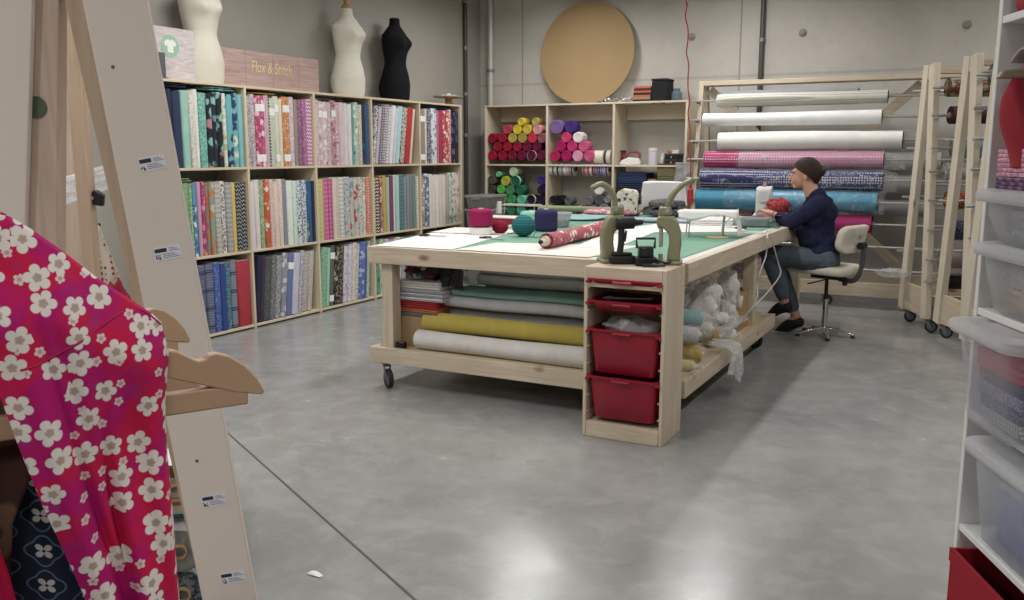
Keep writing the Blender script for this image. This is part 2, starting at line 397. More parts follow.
cells('''
#0 0
navy,plain,3f3e50,,,1; dark navy,plain,34384e,,,.9; midnight blue,plain,333d5c,,,1.5; mint,plain,94c4b5,,,1.4; cream speckled,speck,d9d6cb,b9b4ac,,1; white,plain,dcdbd4,,,.9; teal speckled,speck,5fa394,8fc4b4,,1.5
charcoal blossom,big,2b3038,7fb5b0,b9808a,1; charcoal teal-flowered,big,2d3339,88bdb6,6f8fa0,1; charcoal pink-flowered,big,2b3038,7fb5b0,c58f7a,1.1; white leafy,floral,d5dad2,7fb08a,c5b45a,.8; aqua flowered,big,68aeb6,2f3f5c,b9c9b0,1.2; aqua blossom,big,6fb0b6,33446a,cfd8c0,1.1; pale teal,plain,7cbcc0,,,1
#0 1
grey mottled,speck,9a959a,c4bfc0,6f6a72,1; dusty mauve,speck,a8989e,cabfc2,,1; raspberry flowered,floral,b4456a,e0b4c4,d88aa6,1.1,t; rose flowered,floral,c05a80,e6c6d2,9a3a60,1,t; mauve striped,lines,b98a9c,d8c0c8,,.9; sage dotted,dots,bcc4ae,46564a,,1.2,t; pale green striped,lines,c2c8b0,dcdccc,,1,t; cream,plain,d8cfba,,,.7; orange speckled,speck,c47c48,dfae86,a85a30,1.5,t; lilac white,speck,d2c8cc,b4a4b0,,1; taupe,lines,94806f,a8988a,,1.1; plum,speck,88587f,a880a0,,1; violet pink,speck,a4608e,c490b0,,.9; pink scalloped,zig,b9749c,e2ccd8,,1.4
#0 2
pale rose,speck,cbaeb2,e0d4d4,b88f98,1.1; rose sprigged,floral,cdb2b6,b87f8c,dfd0d2,1,t; blush sprigged,floral,d4bcbc,b0707f,e6dcda,1.1,t; grey rose,speck,b8a4a6,d8cccc,,1; dusty rose,floral,c08f98,dcc4c8,a8606f,1,t; rose speckled,speck,c4a0a6,e0d4d4,a87480,1; pale pink,plain,d4bcc0,,,1.1; pale lilac,lines,cdc2ca,e0dade,,1; white,plain,dcd8d6,,,.9; teal,plain,629c9c,,,.7; mint leafy,floral,a8c0b0,5f8f86,d8dcd0,1.1; sage sprigged,speck,b4b49c,d6d2c0,,1; plum,big,3d3550,4a4468,35618c,.9; blue dotted,dots,3d6288,4a3f60,,1.1
#0 3 9
white and navy speckled,speck,d2ccd0,5a5064,,1; grey lilac dotted,dots,bcb4bc,55495a,,1; grey dotted,dots,a49ca2,4a4450,,1.1; charcoal dotted,dots,8f888e,d8d4d8,,1.1; white zigzag,zig,d8d4d4,b0a8b0,,1; white,plain,dedcdf,,,1.2; pale lilac,plain,d2cbd6,,,.8; aqua,plain,a4cfd2,,,1.4; cream and black speckled,speck,c9bfae,3a3838,8a4a3a,1.5; scarlet,plain,c0383e,,,1.8; cream red-dotted,dots,d8c6b0,b8554a,,1
#0 4
cream window-print,bars,d0c8b8,4a4438,5f5648,1.3,t; cream,plain,d6ccbc,,,.6; navy speckled,speck,4c4c62,b8b4c0,,.9; white navy-flowered,floral,d4d6dc,4a5474,8a90a8,1.3; mauve pink,plain,b4708c,,,.7; crimson,plain,b43a50,,,1; red white-flowered,floral,c0424a,e6d6d4,e0b0a8,1.2; red and cream,speck,c4606a,e0d4cc,,.8; black flowered,big,2b2b38,5a5a70,8a5a60,1; midnight,big,30344e,4a5478,23283a,1
#1 0
rusty brown,plain,7a4a38,,,1.3; maroon plaid,check,5a3038,8f5a58,,1; dark green,plain,42573f,,,.8; sage check,check,6f9a68,86ab7c,,1.5; leaf green,speck,7fa377,a8c49a,,.7; sky blue flowered,floral,5c93b4,cfe0e4,3a6f9a,1; lilac pink,plain,c898b8,,,.8; magenta flowered,floral,a83a70,d88ab0,d0a040,1; taupe orange-flowered,big,8a8078,d0702f,c85048,1; grey green orange-flowered,big,939a80,d87038,b9c0a0,1.1; pale grey,rings,bbbab4,a4a49e,,1.4; white black-ticked,speck,d8d3ca,6a625c,,1.2; silver grey,rings,abaaab,94949a,,1.4; yellow,plain,d8b95c,,,1; black and grey geometric,zig,34353a,8f9296,,1.3; black and silver geometric,zig,303136,9a9c9e,,1.4
#1 1
pale lilac,plain,d8d0da,,,1.3; white red-berried,dots,d8cfca,c05a5a,,1.1; leaf green,speck,7fa070,b0c49c,,1; orange red,floral,c85a3c,e6d6c8,d88a60,1.3; pale pink,speck,d4b0aa,e0ccc6,,1; blush,plain,dcc8ba,,,1.1; pale peach,speck,d8bfae,e4d4c8,,1; slate blue,plain,8a8a9c,,,1.1; white green-triangle,dots,dbe2d8,2f7a52,,1.4; mint green-triangle,dots,c6dccb,3a7f5c,,1.1; white blue-ticked,speck,d4d9dc,3a4a78,,1.3; white navy-ticked,speck,ccd4da,34406c,7fa0a0,1.1; blue green abstract,big,3a5f8f,5fa39f,8fa85a,1.5; navy,plain,2f3850,,,.7
#1 2
lime check,check,bab668,ccc88a,,1.5; hot pink check,check,c2588a,d888ac,,1.3; deep pink check,check,b84a80,d07aa4,,1.1; cream,plain,d4cabb,,,1; beige,plain,ccc0b0,,,.8; white,rings,d4d3ca,bab9b2,,1.2; grey blue sprigged,speck,a6acae,d4d6d4,707c88,1.4; white red-flowered,big,bdbcb4,c05a3c,7f9aa0,1.2; white rust-flowered,big,c2bfb6,b8502f,88a0a4,1.2; white teal-speckled,speck,d2d2ca,6a9a9a,c8806a,1.2; cream leafy,floral,d6cfc2,9ab09a,d8a890,.9; coral dotted,dots,ce705a,e8d0c0,,1.3
#1 3
lime,plain,b5bb6a,,,1; black and red geometric,zig,2b2a30,d4ccc8,,1.1; red and white geometric,bars,b84040,e0d8d0,2b2a30,1; mustard,plain,c2a83f,,,1.1; grey blue,plain,aab6b2,,,1; plum,plain,7a4a60,,,1.2; white,plain,d4d3cf,,,.8; pale aqua,plain,aacac6,,,1.2; teal check,check,5f8a8c,486f74,,1.6; steel grey,plain,8a9294,,,1; grey,lines,8c9496,7a8488,,1; pewter,plain,7c8889,,,.9; teal grey,plain,6a8a8a,,,1.2; white dotted,dots,d4d0c6,a87a60,,1
#1 4
taupe flowered,floral,a8988a,d8d0c4,8a5a50,1.3; slate blue flowered,floral,5f7a98,c8d0d8,3f4a68,1.2; white,lines,dcd8d2,ccc6be,,.9; cream,plain,dcd2c8,,,1; ivory,plain,ded6cc,,,1; oatmeal,plain,d4cabe,,,1; pale sand,plain,d8cdc2,,,.9; taupe striped,lines,a89c94,c0b6ae,,1; mint flowered,floral,b9ccb9,5f9a80,e0e0d8,1.1; pale green flowered,floral,cfd8c8,5fa07f,d49a9a,1.2; pale pink flowered,floral,d8c4c0,b87f80,e4dcd8,.9
#2 0
charcoal,plain,3a3a40,,,.5; plum geometric,zig,2e2430,b9b4b8,,1.2; dark plum geometric,zig,332834,c4bfc2,,1.1; gold speckled,speck,b8a26a,3a3a4a,d4c8a0,1.3; navy plaid,wide,5a5f80,2c3f62,8a8ea4,1.2; slate plaid,wide,646884,2c4260,9498aa,1.2; cobalt speckled,speck,3f58a0,6a80bc,,1.1; royal blue,plain,3a4a90,,,1; teal blue,speck,3f7088,6a94a4,,.9; grey plaid,wide,7c7f8c,3a4a66,9a9ca4,1.1; red,plain,b43846,,,2.4
#2 1 7
dark navy,plain,33304a,,,1; dark purple,plain,4a3a50,,,.7; dark green grey,speck,4b504d,636864,,1.6; grey,speck,6b6d6c,888a88,,1.2; grey speckled,speck,83868a,b0b2b6,,1.2; silver flowered,floral,8d8f9c,c8c8d2,6a6c7c,1.3; slate blue,plain,6a78a8,,,1.4,t; pale lilac dotted,dots,c5c2d4,8a86a8,,1.5; grey lilac,speck,9c9ca6,c0c0c8,,1; greige,speck,bcb5ab,9c968e,,1.5; oatmeal grey,speck,c2bcb2,a8a29a,,1.2
#2 2 5
green speckled,speck,74ab86,8fc09c,,1.5; mint,plain,9cc4ac,,,.8; grey green,plain,5a6a60,,,1.1,t; black flowered,floral,33332f,a89a80,8a6a58,1.2; black speckled,speck,34332f,8f887c,,1.1; white lilac-flowered,floral,d2ced6,a8a0c0,c8b4c4,1.3; white lilac-sprigged,speck,d6d2d6,a8a0b8,,1.1; cream,speck,d8cfc0,c0b4a4,,1.1; white sprigged,speck,d4d0d2,9090a8,,.9; blue flowered,floral,5f72b0,a8b4d8,465898,1.4; blue,plain,5468a8,,,.8; pale green,speck,b4c8b0,8aa890,,.9
#2 3
green leafy,floral,6a9a7a,cfe0c8,3f6a50,1.1; pale green,speck,b8ccb4,8aac90,,1; white sprigged,speck,d4d0cc,a08f90,,1; pink,plain,cc98a4,,,1; cream flowered,floral,d6cec0,b87f70,8a9a80,1.2; grey,plain,9a9c9e,,,1; navy,plain,3a4058,,,1; teal,plain,5a8f8f,,,1; sand,plain,c8b89c,,,1.2
#2 4
charcoal,plain,45464a,,,1; wine red,plain,8a3040,,,1.1; grey flowered,floral,8a8a90,c8c8cc,5a5a64,1; cream,plain,d4cbbc,,,1; dark teal,plain,3a5c60,,,1; rust,plain,a85a40,,,1; white,plain,d8d6d2,,,1.2; slate,plain,6a7080,,,1
''')
ROWS = ('top', 'middle', 'bottom')
FOLD = flat('d6d3ce', .9, 0, .1); TAGM = flat('e9e8e6', .6)
seen = {}
for (r, cidx), (lean, items) in CELLS.items():
    z0 = (1.3655, .6705, .0355)[r]; hmax = (.60, .585, .575)[r]
    y0 = SY0+cidx*CW+.016; W = CW-.032
    th = R(lean); avail = W-hmax*math.sin(th)-.012*len(items)*math.sin(th)
    tot = sum(float(q[5]) for q in items); y = y0
    for i, q in enumerate(items):
        name, kind, c1, c2, c3, w = q[:6]
        t = float(w)/tot*avail*math.cos(th)
        h = hmax*rnd.uniform(.955, 1.0); fr = rnd.uniform(-.025, -.012); dep = rnd.uniform(.24, .27)
        mt = pat(kind, c1, c2 or 'ffffff', c3 or None)
        tt = t-.0022; rad = min(.017, tt*.42)
        bm = MB(); sec = rr(-dep, 0, -tt/2, tt/2, rad, 3); n = len(sec); prev = None
        for (zz, k) in ((0, .9), (.006, 1), (h*.5, 1.0), (h-.008, 1), (h, .9)):
            ring = [bm.bm.verts.new((x*(1 if k == 1 else .985), yy*k, zz)) for x, yy in sec]
            if prev:
                for a in range(n): bm.bm.faces.new((prev[a], prev[(a+1) % n], ring[(a+1) % n], ring[a]))
            else: bm.bm.faces.new(ring[::-1])
            prev = ring
        bm.bm.faces.new(prev).material_index = 1
        o = bm.build('fabric_bolt', [mt, FOLD if rnd.random() < .8 else mt], None, ang=50)
        o.location = (SHX+fr, y+t/math.cos(th)/2, z0+t/2*math.sin(th)+.0008); o.rotation_euler = (-th, 0, 0)
        tag(o, '%s bolt, %s from %s end, %s cubby under the %s' % (name, ORD[i] if cidx else ORD[len(items)-1-i], 'near' if cidx else 'far', ROWS[r], UNDER[cidx]), 'fabric bolt', 'fabric bolts in the cubby shelving')
        if len(q) > 6:
            for zz in ((h*.80,) if rnd.random() < .35 else (h*.83, h*.12)):
                MB().box(-.03, .0012, -tt*.46, tt*.46, zz-.03, zz+.03).build('price_tag', TAGM, o, bevel=.001)
        y += t/math.cos(th)
# loose folds of cloth lying over the bolts
def flatcloth(name, label, x0, x1, y0, y1, z, col, hgt=.03, cat='cloth', kind='plain', c2='ffffff', seedv=0, group=None, layers=2):
    t = thing(name, label, cat, ((x0+x1)/2, (y0+y1)/2, z), 0, group); a, b = (x1-x0)/2, (y1-y0)/2
    for l in range(layers):
        zz = hgt/layers*l
        def fn(u, w, zz=zz, l=l):
            q = 2*PI*u; cx = abs(math.cos(q))**.5*math.copysign(1, math.cos(q)); sy = abs(math.sin(q))**.5*math.copysign(1, math.sin(q))
            k = math.sin(PI*min(1, max(0, w)))**.5 if 0 < w < 1 else .02
            wob = 1+.05*math.sin(3*q+seedv+l*2)
            return Vector((a*cx*(.75+.25*k)*wob if k > .05 else a*cx*.02, b*sy*(.75+.25*k)*wob if k > .05 else b*sy*.02, zz+hgt/layers*w*(1+.12*math.sin(2*q+seedv))))
        MB().grid(fn, 40, 6, closeu=True).build('fold', pat(kind, col, c2), t)
    return t
flatcloth('folded_cloth', 'dark navy cloth laid flat over the bolts under the shirt emblem board', SHX-.27, SHX-.02, SY0+.04, SY0+.30, 1.968, '2f3347', .03)
flatcloth('folded_cloth', 'teal flowered cloth laid flat over the bolts beside the shelving upright', SHX-.27, SHX-.02, SY0+.42, SY0+.80, 1.968, '5a9a94', .03, kind='floral', c2='9cc8c0')
flatcloth('folded_cloth', 'mustard cloth laid flat over the bolts under the wooden name sign', SHX-.2, SHX-.03, SY0+CW+.1, SY0+CW+.42, 1.968, 'b9a24a', .018, layers=1)
flatcloth('folded_cloth', 'green cloth laid flat over bolts in the middle row beside the white plank', SHX-.25, SHX-.03, SY0+.04, SY0+.30, 1.258, '5f8a58', .03)
flatcloth('folded_cloth', 'dark blue cloth laid flat over the bolts under the little wooden stand', SHX-.25, SHX-.03, SY0+4*CW+.05, SY0+4*CW+.75, 1.968, '3a3f55', .03)
# ---- on top of the shelving
def dressform(x, y, z, ang, col, label, cap):
    t = thing('dress_form', label, 'dress form', (x, y, z), R(ang))
    prof = [(0, .150, .105), (.06, .160, .115), (.18, .163, .122), (.28, .146, .112), (.38, .118, .094), (.42, .115, .092), (.50, .128, .100), (.58, .143, .106), (.64, .152, .106), (.70, .163, .092), (.735, .160, .078), (.76, .130, .066), (.78, .092, .058), (.80, .062, .052), (.83, .051, .048), (.875, .047, .046)]
    def fn(u, w):
        q = w*(len(prof)-1); i = min(int(q), len(prof)-2); f = q-i
        zz, a, d = [prof[i][k]*(1-f)+prof[i+1][k]*f for k in range(3)]
        an = 2*PI*u; X, Y = d*math.cos(an), a*math.sin(an)
        for s in (-1, 1):    # bust
            X += .055*math.exp(-((Y-s*.072)**2/.0030+(zz-.615)**2/.0042))*max(0, math.cos(an))
            X -= .035*math.exp(-((Y-s*.07)**2/.006+(zz-.13)**2/.010))*max(0, -math.cos(an))
        if zz > .70: zz -= .05*max(0, (abs(Y)-.06))/.1
        return Vector((X*1.12, Y*1.22, zz*.955))
    b = MB().grid(fn, 40, 60, closeu=True)
    b.lathe([(.104, 0), (.001, .0)], 24, Matrix.Diagonal((1.1, 1.7, 1, 1)))
    b.build('torso', flat(col, .9, 0, .15, .05, bump=.1), t, ang=60)
    if cap: MB().lathe([(.047, .876), (.05, .88), (.05, .895), (.03, .91), (.022, .94), (.03, .97), (.036, 1.0), (.03, 1.03), (.01, 1.045)], 22, Matrix.Diagonal((1.05, 1.15, .955, 1))).build('neck_cap', flat('a9835c', .45), t)
    else: MB().lathe([(.048, .875), (.049, .879), (.04, .888), (.001, .89)], 22, Matrix.Diagonal((1.08, 1.2, .955, 1))).build('neck_cap', flat('1a1a1c', .5), t)
    MB().lathe([(.001, .7), (.045, .705), (.045, .72), (.001, .725)], 20, Matrix.Translation((0, .19, -.06)) @ Matrix.Diagonal((1, .3, 1, 1))).build('arm_plate', flat(col, .8, var=.1), t)
    return t
p = onx(203, 78, -5.63); dressform(-5.63, p.y, TOPZ, 0, 'd3cec0', 'cream dress form standing behind the shirt emblem board', True)
p = onx(349, 93, -5.63); dressform(-5.63, p.y, TOPZ, 0, 'd6d1c5', 'cream dress form with wooden neck knob standing between the name sign and black form', True)
p = onx(396, 97, -5.63); dressform(-5.63, p.y, TOPZ, 5, '17171a', 'black dress form with flat neck cap standing on the shelving', False)
SX = -5.60
a, b = onx(221, 78, SX), onx(318, 86, SX); tp = onx(221, 47, SX).z
sg = thing('name_sign', 'weathered pinkish wooden name sign reading Flox & Stitch on the shelving', 'sign', (SX, a.y, TOPZ))
L = b.y-a.y; H = tp-TOPZ
m = Mt('sign_wood'); v = m.obj((20, 1.6, 26), False); g = m.noise(v, 2, 5, .6, 1)
cc = m.mix(m.ramp(g, .3, .7), '9a7f7a', 'bda39c'); xx = m.n('SeparateXYZ', {0: m.n('TexCoord').outputs['Object']})
cc = m.mix(m.math('MULTIPLY', m.ramp(m.math('PINGPONG', m.math('ADD', xx.outputs[1], .06), .165), .006, .002), .45), cc, '6b524e')
m.base(cc); m.pr(.7)
MB().box(-.012, .012, 0, L, .001, H).build('plank', m.m, sg, bevel=.002)
f = bpy.data.curves.new('lettering', 'FONT'); f.body = 'Flox & Stitch'; f.size = .135; f.extrude = .002; f.shear = .15; f.offset = -.0008; f.align_x = 'CENTER'; f.align_y = 'CENTER'
f.materials.append(flat('d8c79a', .5)); fo = bpy.data.objects.new('lettering_curve', f); me = bpy.data.meshes.new_from_object(fo); bpy.data.objects.remove(fo); fo = bpy.data.objects.new('lettering', me); COL.objects.link(fo); fo.parent = sg
q = onx(272, 69, SX+.014); fo.location = (.0145, q.y-a.y, q.z-TOPZ); fo.rotation_euler = (PI/2, 0, PI/2); fo.scale = (.72, 1, 1)
a, b = onx(150, 26, -5.56), onx(195, 79, -5.56)
eb = thing('emblem_board', 'square whitewashed board with a green round shirt emblem on the shelving', 'sign', (-5.56, a.y, TOPZ))
L = b.y-a.y; H = onx(172, 28, -5.56).z-TOPZ
m = Mt('whitewashed'); v = m.obj((8, 2, 9), False); m.base(m.mix(m.ramp(m.noise(v, 2, 5, .65, 2), .35, .7), 'b8aaac', 'd5cfce')); m.pr(.7)
MB().box(-.01, .01, 0, L, .001, H).build('board', m.m, eb, bevel=.002)
q = onx(170, 46, -5.549); cy, cz = q.y-a.y, q.z-TOPZ
MB().lathe([(.001, 0), (.085, 0), (.085, .002), (.001, .002)], 32, Matrix.Translation((.0105, cy, cz)) @ Matrix.Rotation(PI/2, 4, 'Y')).build('emblem_disc', flat('9ab9a2', .6), eb)
ts = [(-.028, -.048), (.028, -.048), (.028, .005), (.045, -.005), (.06, .022), (.03, .045), (.014, .048), (0, .038), (-.014, .048), (-.03, .045), (-.06, .022), (-.045, -.005), (-.028, .005)]
MB().prism([(cy+x, cz+z) for x, z in ts], .0128, .0145, Matrix(((0, 1, 0, 0), (1, 0, 0, 0), (0, 0, 1, 0), (0, 0, 0, 1)))).build('shirt_emblem', flat('e2e5e0', .6), eb)
a = onx(160, 71, -5.47); gb = thing('card_stand', 'small dark grey upright card stand in front of the shirt emblem board', 'stand', (-5.475, a.y, TOPZ))
MB().box(-.006, .006, -.06, .055, .006, .19).build('panel', flat('55575a', .5), gb, bevel=.002)
MB().box(-.03, .03, -.06, .055, .0005, .008).build('foot', flat('45474a', .5), gb, bevel=.002)
a = onx(449, 98, -5.6); st = thing('wooden_stand', 'little wooden cake stand with a crumpled napkin at the end of the shelving', 'stand', (-5.58, a.y-.04, TOPZ))
MB().lathe([(.075, .0), (.075, .012), (.045, .02), (.04, .06), (.055, .085), (.001, .085)], 24).build('pedestal', flat('a8834f', .5), st)
MB().lathe([(.001, .085), (.22, .085), (.225, .092), (.22, .1), (.001, .1)], 36, Matrix.Diagonal((.7, 1, 1, 1))).build('plate', flat('8f8166', .5), st)
MB().grid(lambda u, w: Vector((-.08+.16*u, -.1+.2*w, .101+.03*abs(math.sin(6*u+3*w))*math.sin(PI*u)*math.sin(PI*w)+.004)), 14, 14).build('napkin', flat('d8d2c0', .9), st, solid=.003)
# ------------------------------------------------------------------ cubby shelf on the concrete wall
BY = 9.70; BX = [ony(485.5, 105, BY).x, ony(547, 105, BY).x, ony(614, 104, BY).x, ony(687, 102, BY).x]; BT = 2.05
b0 = BX[0]
bs = thing('storage_shelf', 'pale pine shelf of open bays against the concrete wall, cardboard disc on top', 'shelving', (b0, BY, 0))
for x in BX: MB().box(x-b0-.014, x-b0+.014, 0, .40, 0, BT-.02).build('upright', PZ, bs, bevel=.002)
MB().box(-.014, BX[3]-b0+.014, -.003, .40, BT-.02, BT).build('top_board', PX, bs, bevel=.002)
for k in range(3):
    for z in (.10, .86, 1.345): MB().box(BX[k]-b0+.015, BX[k+1]-b0-.015, .002, .39, z-.02, z).build('shelf_board', PX, bs, bevel=.002)
    MB().box(BX[k]-b0+.015, BX[k+1]-b0-.015, .37, .39, BT-.19, BT-.021).build('back_rail', PX, bs, bevel=.002)
# rolled rib knit, seen end on
def roll(px, py, rpx, col, word, where, white=False, y=BY+.015, ln=.15):
    p = ony(px, py, y); r = rpx/82.0
    bm = MB(); n = 26
    prof = [(.001, 0), (r*.12, .004)]
    for q in (.3, .5, .7, .88): prof += [(r*(q-.03), .0), (r*q, .004)]
    prof += [(r*.97, .006), (r, .02), (r*1.0, ln-.02), (r*.95, ln), (.001, ln)]
    o = bm.lathe(prof, n, Matrix.Rotation(-PI/2, 4, 'X')).build('fabric_roll', pat('speck', col, col), None, ang=60)
    o.location = p; o.rotation_euler = (0, rnd.uniform(0, 6), 0)
    tag(o, '%s rib fabric roll, %s' % (word, where), 'fabric roll', 'rolled rib fabrics in the storage shelf')
    if white:
        MB().lathe([(r*1.005, .0), (r*1.03, .002), (r*1.03, .03), (r*1.005, .032)], 26, Matrix.Rotation(-PI/2, 4, 'X'), closed=True).build('paper_band', flat('d8d5d4', .7), o)
    return o
RED = 'of the red heap'
for i, (px, py, c, w) in enumerate(((492, 155.3, 'b01a33', 'bright red'), (502, 155.3, 'a3183a', 'crimson'), (511.8, 155.3, '8a1838', 'dark crimson'), (521.5, 155.3, '7a163a', 'wine'), (531.4, 155.3, '66173a', 'plum'), (541, 155.3, '6e1c3c', 'mulberry'))):
    roll(px, py, 4.95, c, w, '%s in bottom row %s' % (ORD[i], RED), i == 4)
for i, (px, c, w) in enumerate(((497.2, 'a81a34', 'red'), (507, 'b01c36', 'scarlet'), (516.8, 'a01c38', 'deep red'), (526.5, '7c1636', 'dark wine'), (536.4, '70163a', 'maroon'))):
    roll(px, 146.7, 4.9, c, w, '%s in second row %s' % (ORD[i], RED))
for i, (px, py, c, w) in enumerate(((492, 138.2, '9c1630', 'large blood red'), (502, 138, 'ac1c34', 'cherry red'), (512, 138, 'b5a545', 'olive yellow'), (522, 138, 'a89a48', 'khaki yellow'), (532, 138.1, 'd6324a', 'coral red'), (541.6, 138.2, '96545c', 'rosewood'))):
    roll(px, py, 4.9, c, w, '%s in third row %s' % (ORD[i], RED))
for px, py, c, w in ((507, 129.6, 'bc4058', 'dusty rose'), (517, 129.5, 'd8bf2c', 'sunny yellow'), (526.8, 129.6, 'cdb43a', 'lemon yellow'), (537, 129.6, 'dc9494', 'salmon pink')):
    roll(px, py, 4.9, c, w, 'top row %s' % RED)
roll(521, 121.8, 4.0, 'dcc434', 'yellow', 'resting on the two other yellows at the top of the heap')
roll(535, 121.6, 3.9, 'b8a456', 'dull gold', 'lying above the salmon pink one')
PK = 'of the pink heap in the middle bay'
for px, py, c, w in ((554.6, 156, 'c0245a', 'crimson pink'), (566, 155.8, 'b41c60', 'magenta'), (577.3, 155.9, 'dc98b4', 'pale pink'), (588.6, 155.9, 'd05480', 'rose pink')):
    roll(px, py, 5.4, c, w, 'bottom row '+PK)
for px, py, c, w in ((560.4, 146.6, 'b81a60', 'fuchsia'), (571.8, 146.5, 'cc3474', 'hot pink'), (583.2, 146.6, 'd85884', 'candy pink')):
    roll(px, py, 5.3, c, w, 'second row '+PK)
for px, py, c, w in ((566, 137.3, 'd63c72', 'strawberry pink'), (577.6, 137.3, 'e2dadc', 'white')):
    roll(px, py, 5.2, c, w, 'upper row '+PK)
roll(556.2, 127, 7.0, '7c629c', 'large lilac', 'perched at the top of the pink heap')
roll(570.0, 126.8, 6.0, '4a3084', 'deep violet', 'perched at the top of the pink heap')
GR = 'of the green heap by the corner pipe'
for px, py, r, c, w, q in ((500.8, 209.6, 4.9, '4f9f50', 'grass green', 'bottom row'), (510.6, 209.6, 4.9, '3a8a5c', 'forest green', 'bottom row'), (520.4, 209.6, 4.9, '4fae90', 'sea green', 'bottom row'),
        (501, 199.6, 5, '66c048', 'bright green', 'second row'), (511, 199.8, 4.9, '459a62', 'fern green', 'second row'), (520.8, 199.8, 4.9, '62c2a2', 'mint green', 'second row'),
        (500.6, 189.4, 4.6, '5cbf4c', 'apple green', 'third row'), (509.8, 190.4, 4.9, '4c8f62', 'moss green', 'third row'), (519.6, 190.2, 4.9, '246e4e', 'bottle green', 'third row'),
        (505, 181.2, 5.0, 'b2ba3a', 'lime yellow', 'fourth row'), (515.3, 181, 5.2, '1f6a4a', 'dark pine green', 'fourth row')):
    roll(px, py, r, c, w, '%s %s' % (q, GR), w == 'dark pine green')
roll(513, 171.6, 4.6, 'b4cba8', 'pale celadon', 'on top of the green heap'); roll(498, 174.2, 2.8, '7cc892', 'thin mint', 'on top of the green heap')
for px, py, c, w in ((491.2, 209.5, '34342f', 'charcoal'), (491.2, 199.6, '3c3c38', 'dark grey'), (491, 189.6, '4a463e', 'brown grey'), (491.5, 180, '5a5448', 'taupe')):
    roll(px, py, 4.7, c, w, 'in the column beside the green heap')
for px, py, c, w in ((530.6, 209.5, '2a2a34', 'black', ), (540.8, 209.5, '2c2440', 'blackish purple'), (530.8, 199.6, '22222c', 'banded black'), (541, 199.6, '281f3c', 'dark aubergine'), (541.2, 189.9, '26223a', 'midnight'), (541.5, 180.5, '3c3080', 'indigo')):
    roll(px, py, 4.8, c, w, 'in the dark pile beside the green heap', w == 'banded black')
BK = 'in the grey pile of the lower middle bay'
for px, py, r, c, w in ((553.5, 209.3, 5, '222224', 'black'), (563.6, 209.3, 5, '2c2c30', 'soot black'), (573.8, 209.5, 4.8, '54545a', 'slate grey'), (583.6, 209.5, 4.6, '5c5c60', 'stone grey'), (593, 209.5, 4.6, '6a6a6e', 'mid grey'), (603.6, 209, 5.4, '7c7c80', 'large ash grey'),
        (558.6, 200.4, 5, '1c1c1e', 'jet black'), (568, 201, 4.4, '606064', 'dark grey'), (588.6, 201, 4.5, '707074', 'dove grey'), (598.8, 200, 5, '58585c', 'graphite grey'), (607, 199.6, 3.6, '8c8c8e', 'light grey'), (553, 199.6, 4.0, '252528', 'ink black'), (598.6, 189.6, 5, 'dededc', 'white')):
    roll(px, py, r, c, w, 'lying '+BK)
# ribbon reels
def reel(x, y, z, r, w, cols, name, label, cat, grp):
    o = thing(name, label, cat, (x, y, z), 0, grp); mt = Matrix.Rotation(PI/2, 4, 'Y')
    MB().lathe([(r*.35, -w/2+.002), (r*.93, -w/2+.002), (r*.93, w/2-.002), (r*.35, w/2-.002)], 24, mt, closed=True).build('ribbon', flat(cols, .6, 0, .4), o)
    k = MB()
    for e in (-1, 1): k.lathe([(r*.3, e*w/2-.0015), (r, e*w/2-.0015), (r, e*w/2+.0015), (r*.3, e*w/2+.0015)], 24, mt, closed=True)
    k.build('reel_flange', flat('cfccc6', .6), o)
    return o
HANG = []
for st, en, cols, lab in ((549.5, 575, ('c8c6c4', 'e0dedb', '6f6c70', 'd8d6d6', '3f3d42', 'b8b4b8', '8c8a90', 'e2e0dc', 'cfc2a8', 'a8a4a4', '555258'), 'grey and white'), (585, 609.5, ('8a5a5c', 'd89a90', 'c03a44', 'e0d8d0', '3a3338', 'b0404c', '6a5aa0', '4a50a0', '7a78b8', 'c8a0b0', '404a80'), 'coloured')):
    x0, x1 = ony(st, 170, BY+.09).x, ony(en, 170, BY+.09).x; n = len(cols); w = (x1-x0)/n
    zc = ony(560, 169.5, BY+.09).z
    MB().cyl((x0-b0-.03, .09, zc), (x1-b0+.03, .09, zc), .012, 10).build('reel_rod', DARKSTEEL, bs)
    for e in (x0-.02, x1+.02): MB().box(e-b0-.004, e-b0+.004, .075, .105, zc-.014, 1.3245).build('rod_bracket', DARKSTEEL, bs)
    for i, cc in enumerate(cols):
        reel(x0+w*(i+.5), BY+.09, zc, .075, w-.001, cc, 'ribbon_reel', '%s reel from the corner pipe on the rod of %s ribbons' % (ORD[i], lab), 'ribbon reel', 'ribbon reels hanging under the middle bay')
for px, w, cc, lab in ((600.5, .115, 'd8d4c4', 'wide cream reel of ribbon standing beside the pink heap'), (607.0, .035, '2a2826', 'black ribbon reel standing between the two cream reels'), (610.5, .045, 'd6d0be', 'narrow cream ribbon reel standing against the shelf upright')):
    p = ony(px, 155, BY+.12); reel(p.x, BY+.12, 1.3455+.085, .085, w, cc, 'ribbon_reel', lab, 'ribbon reel', 'ribbon reels on the middle shelf board')
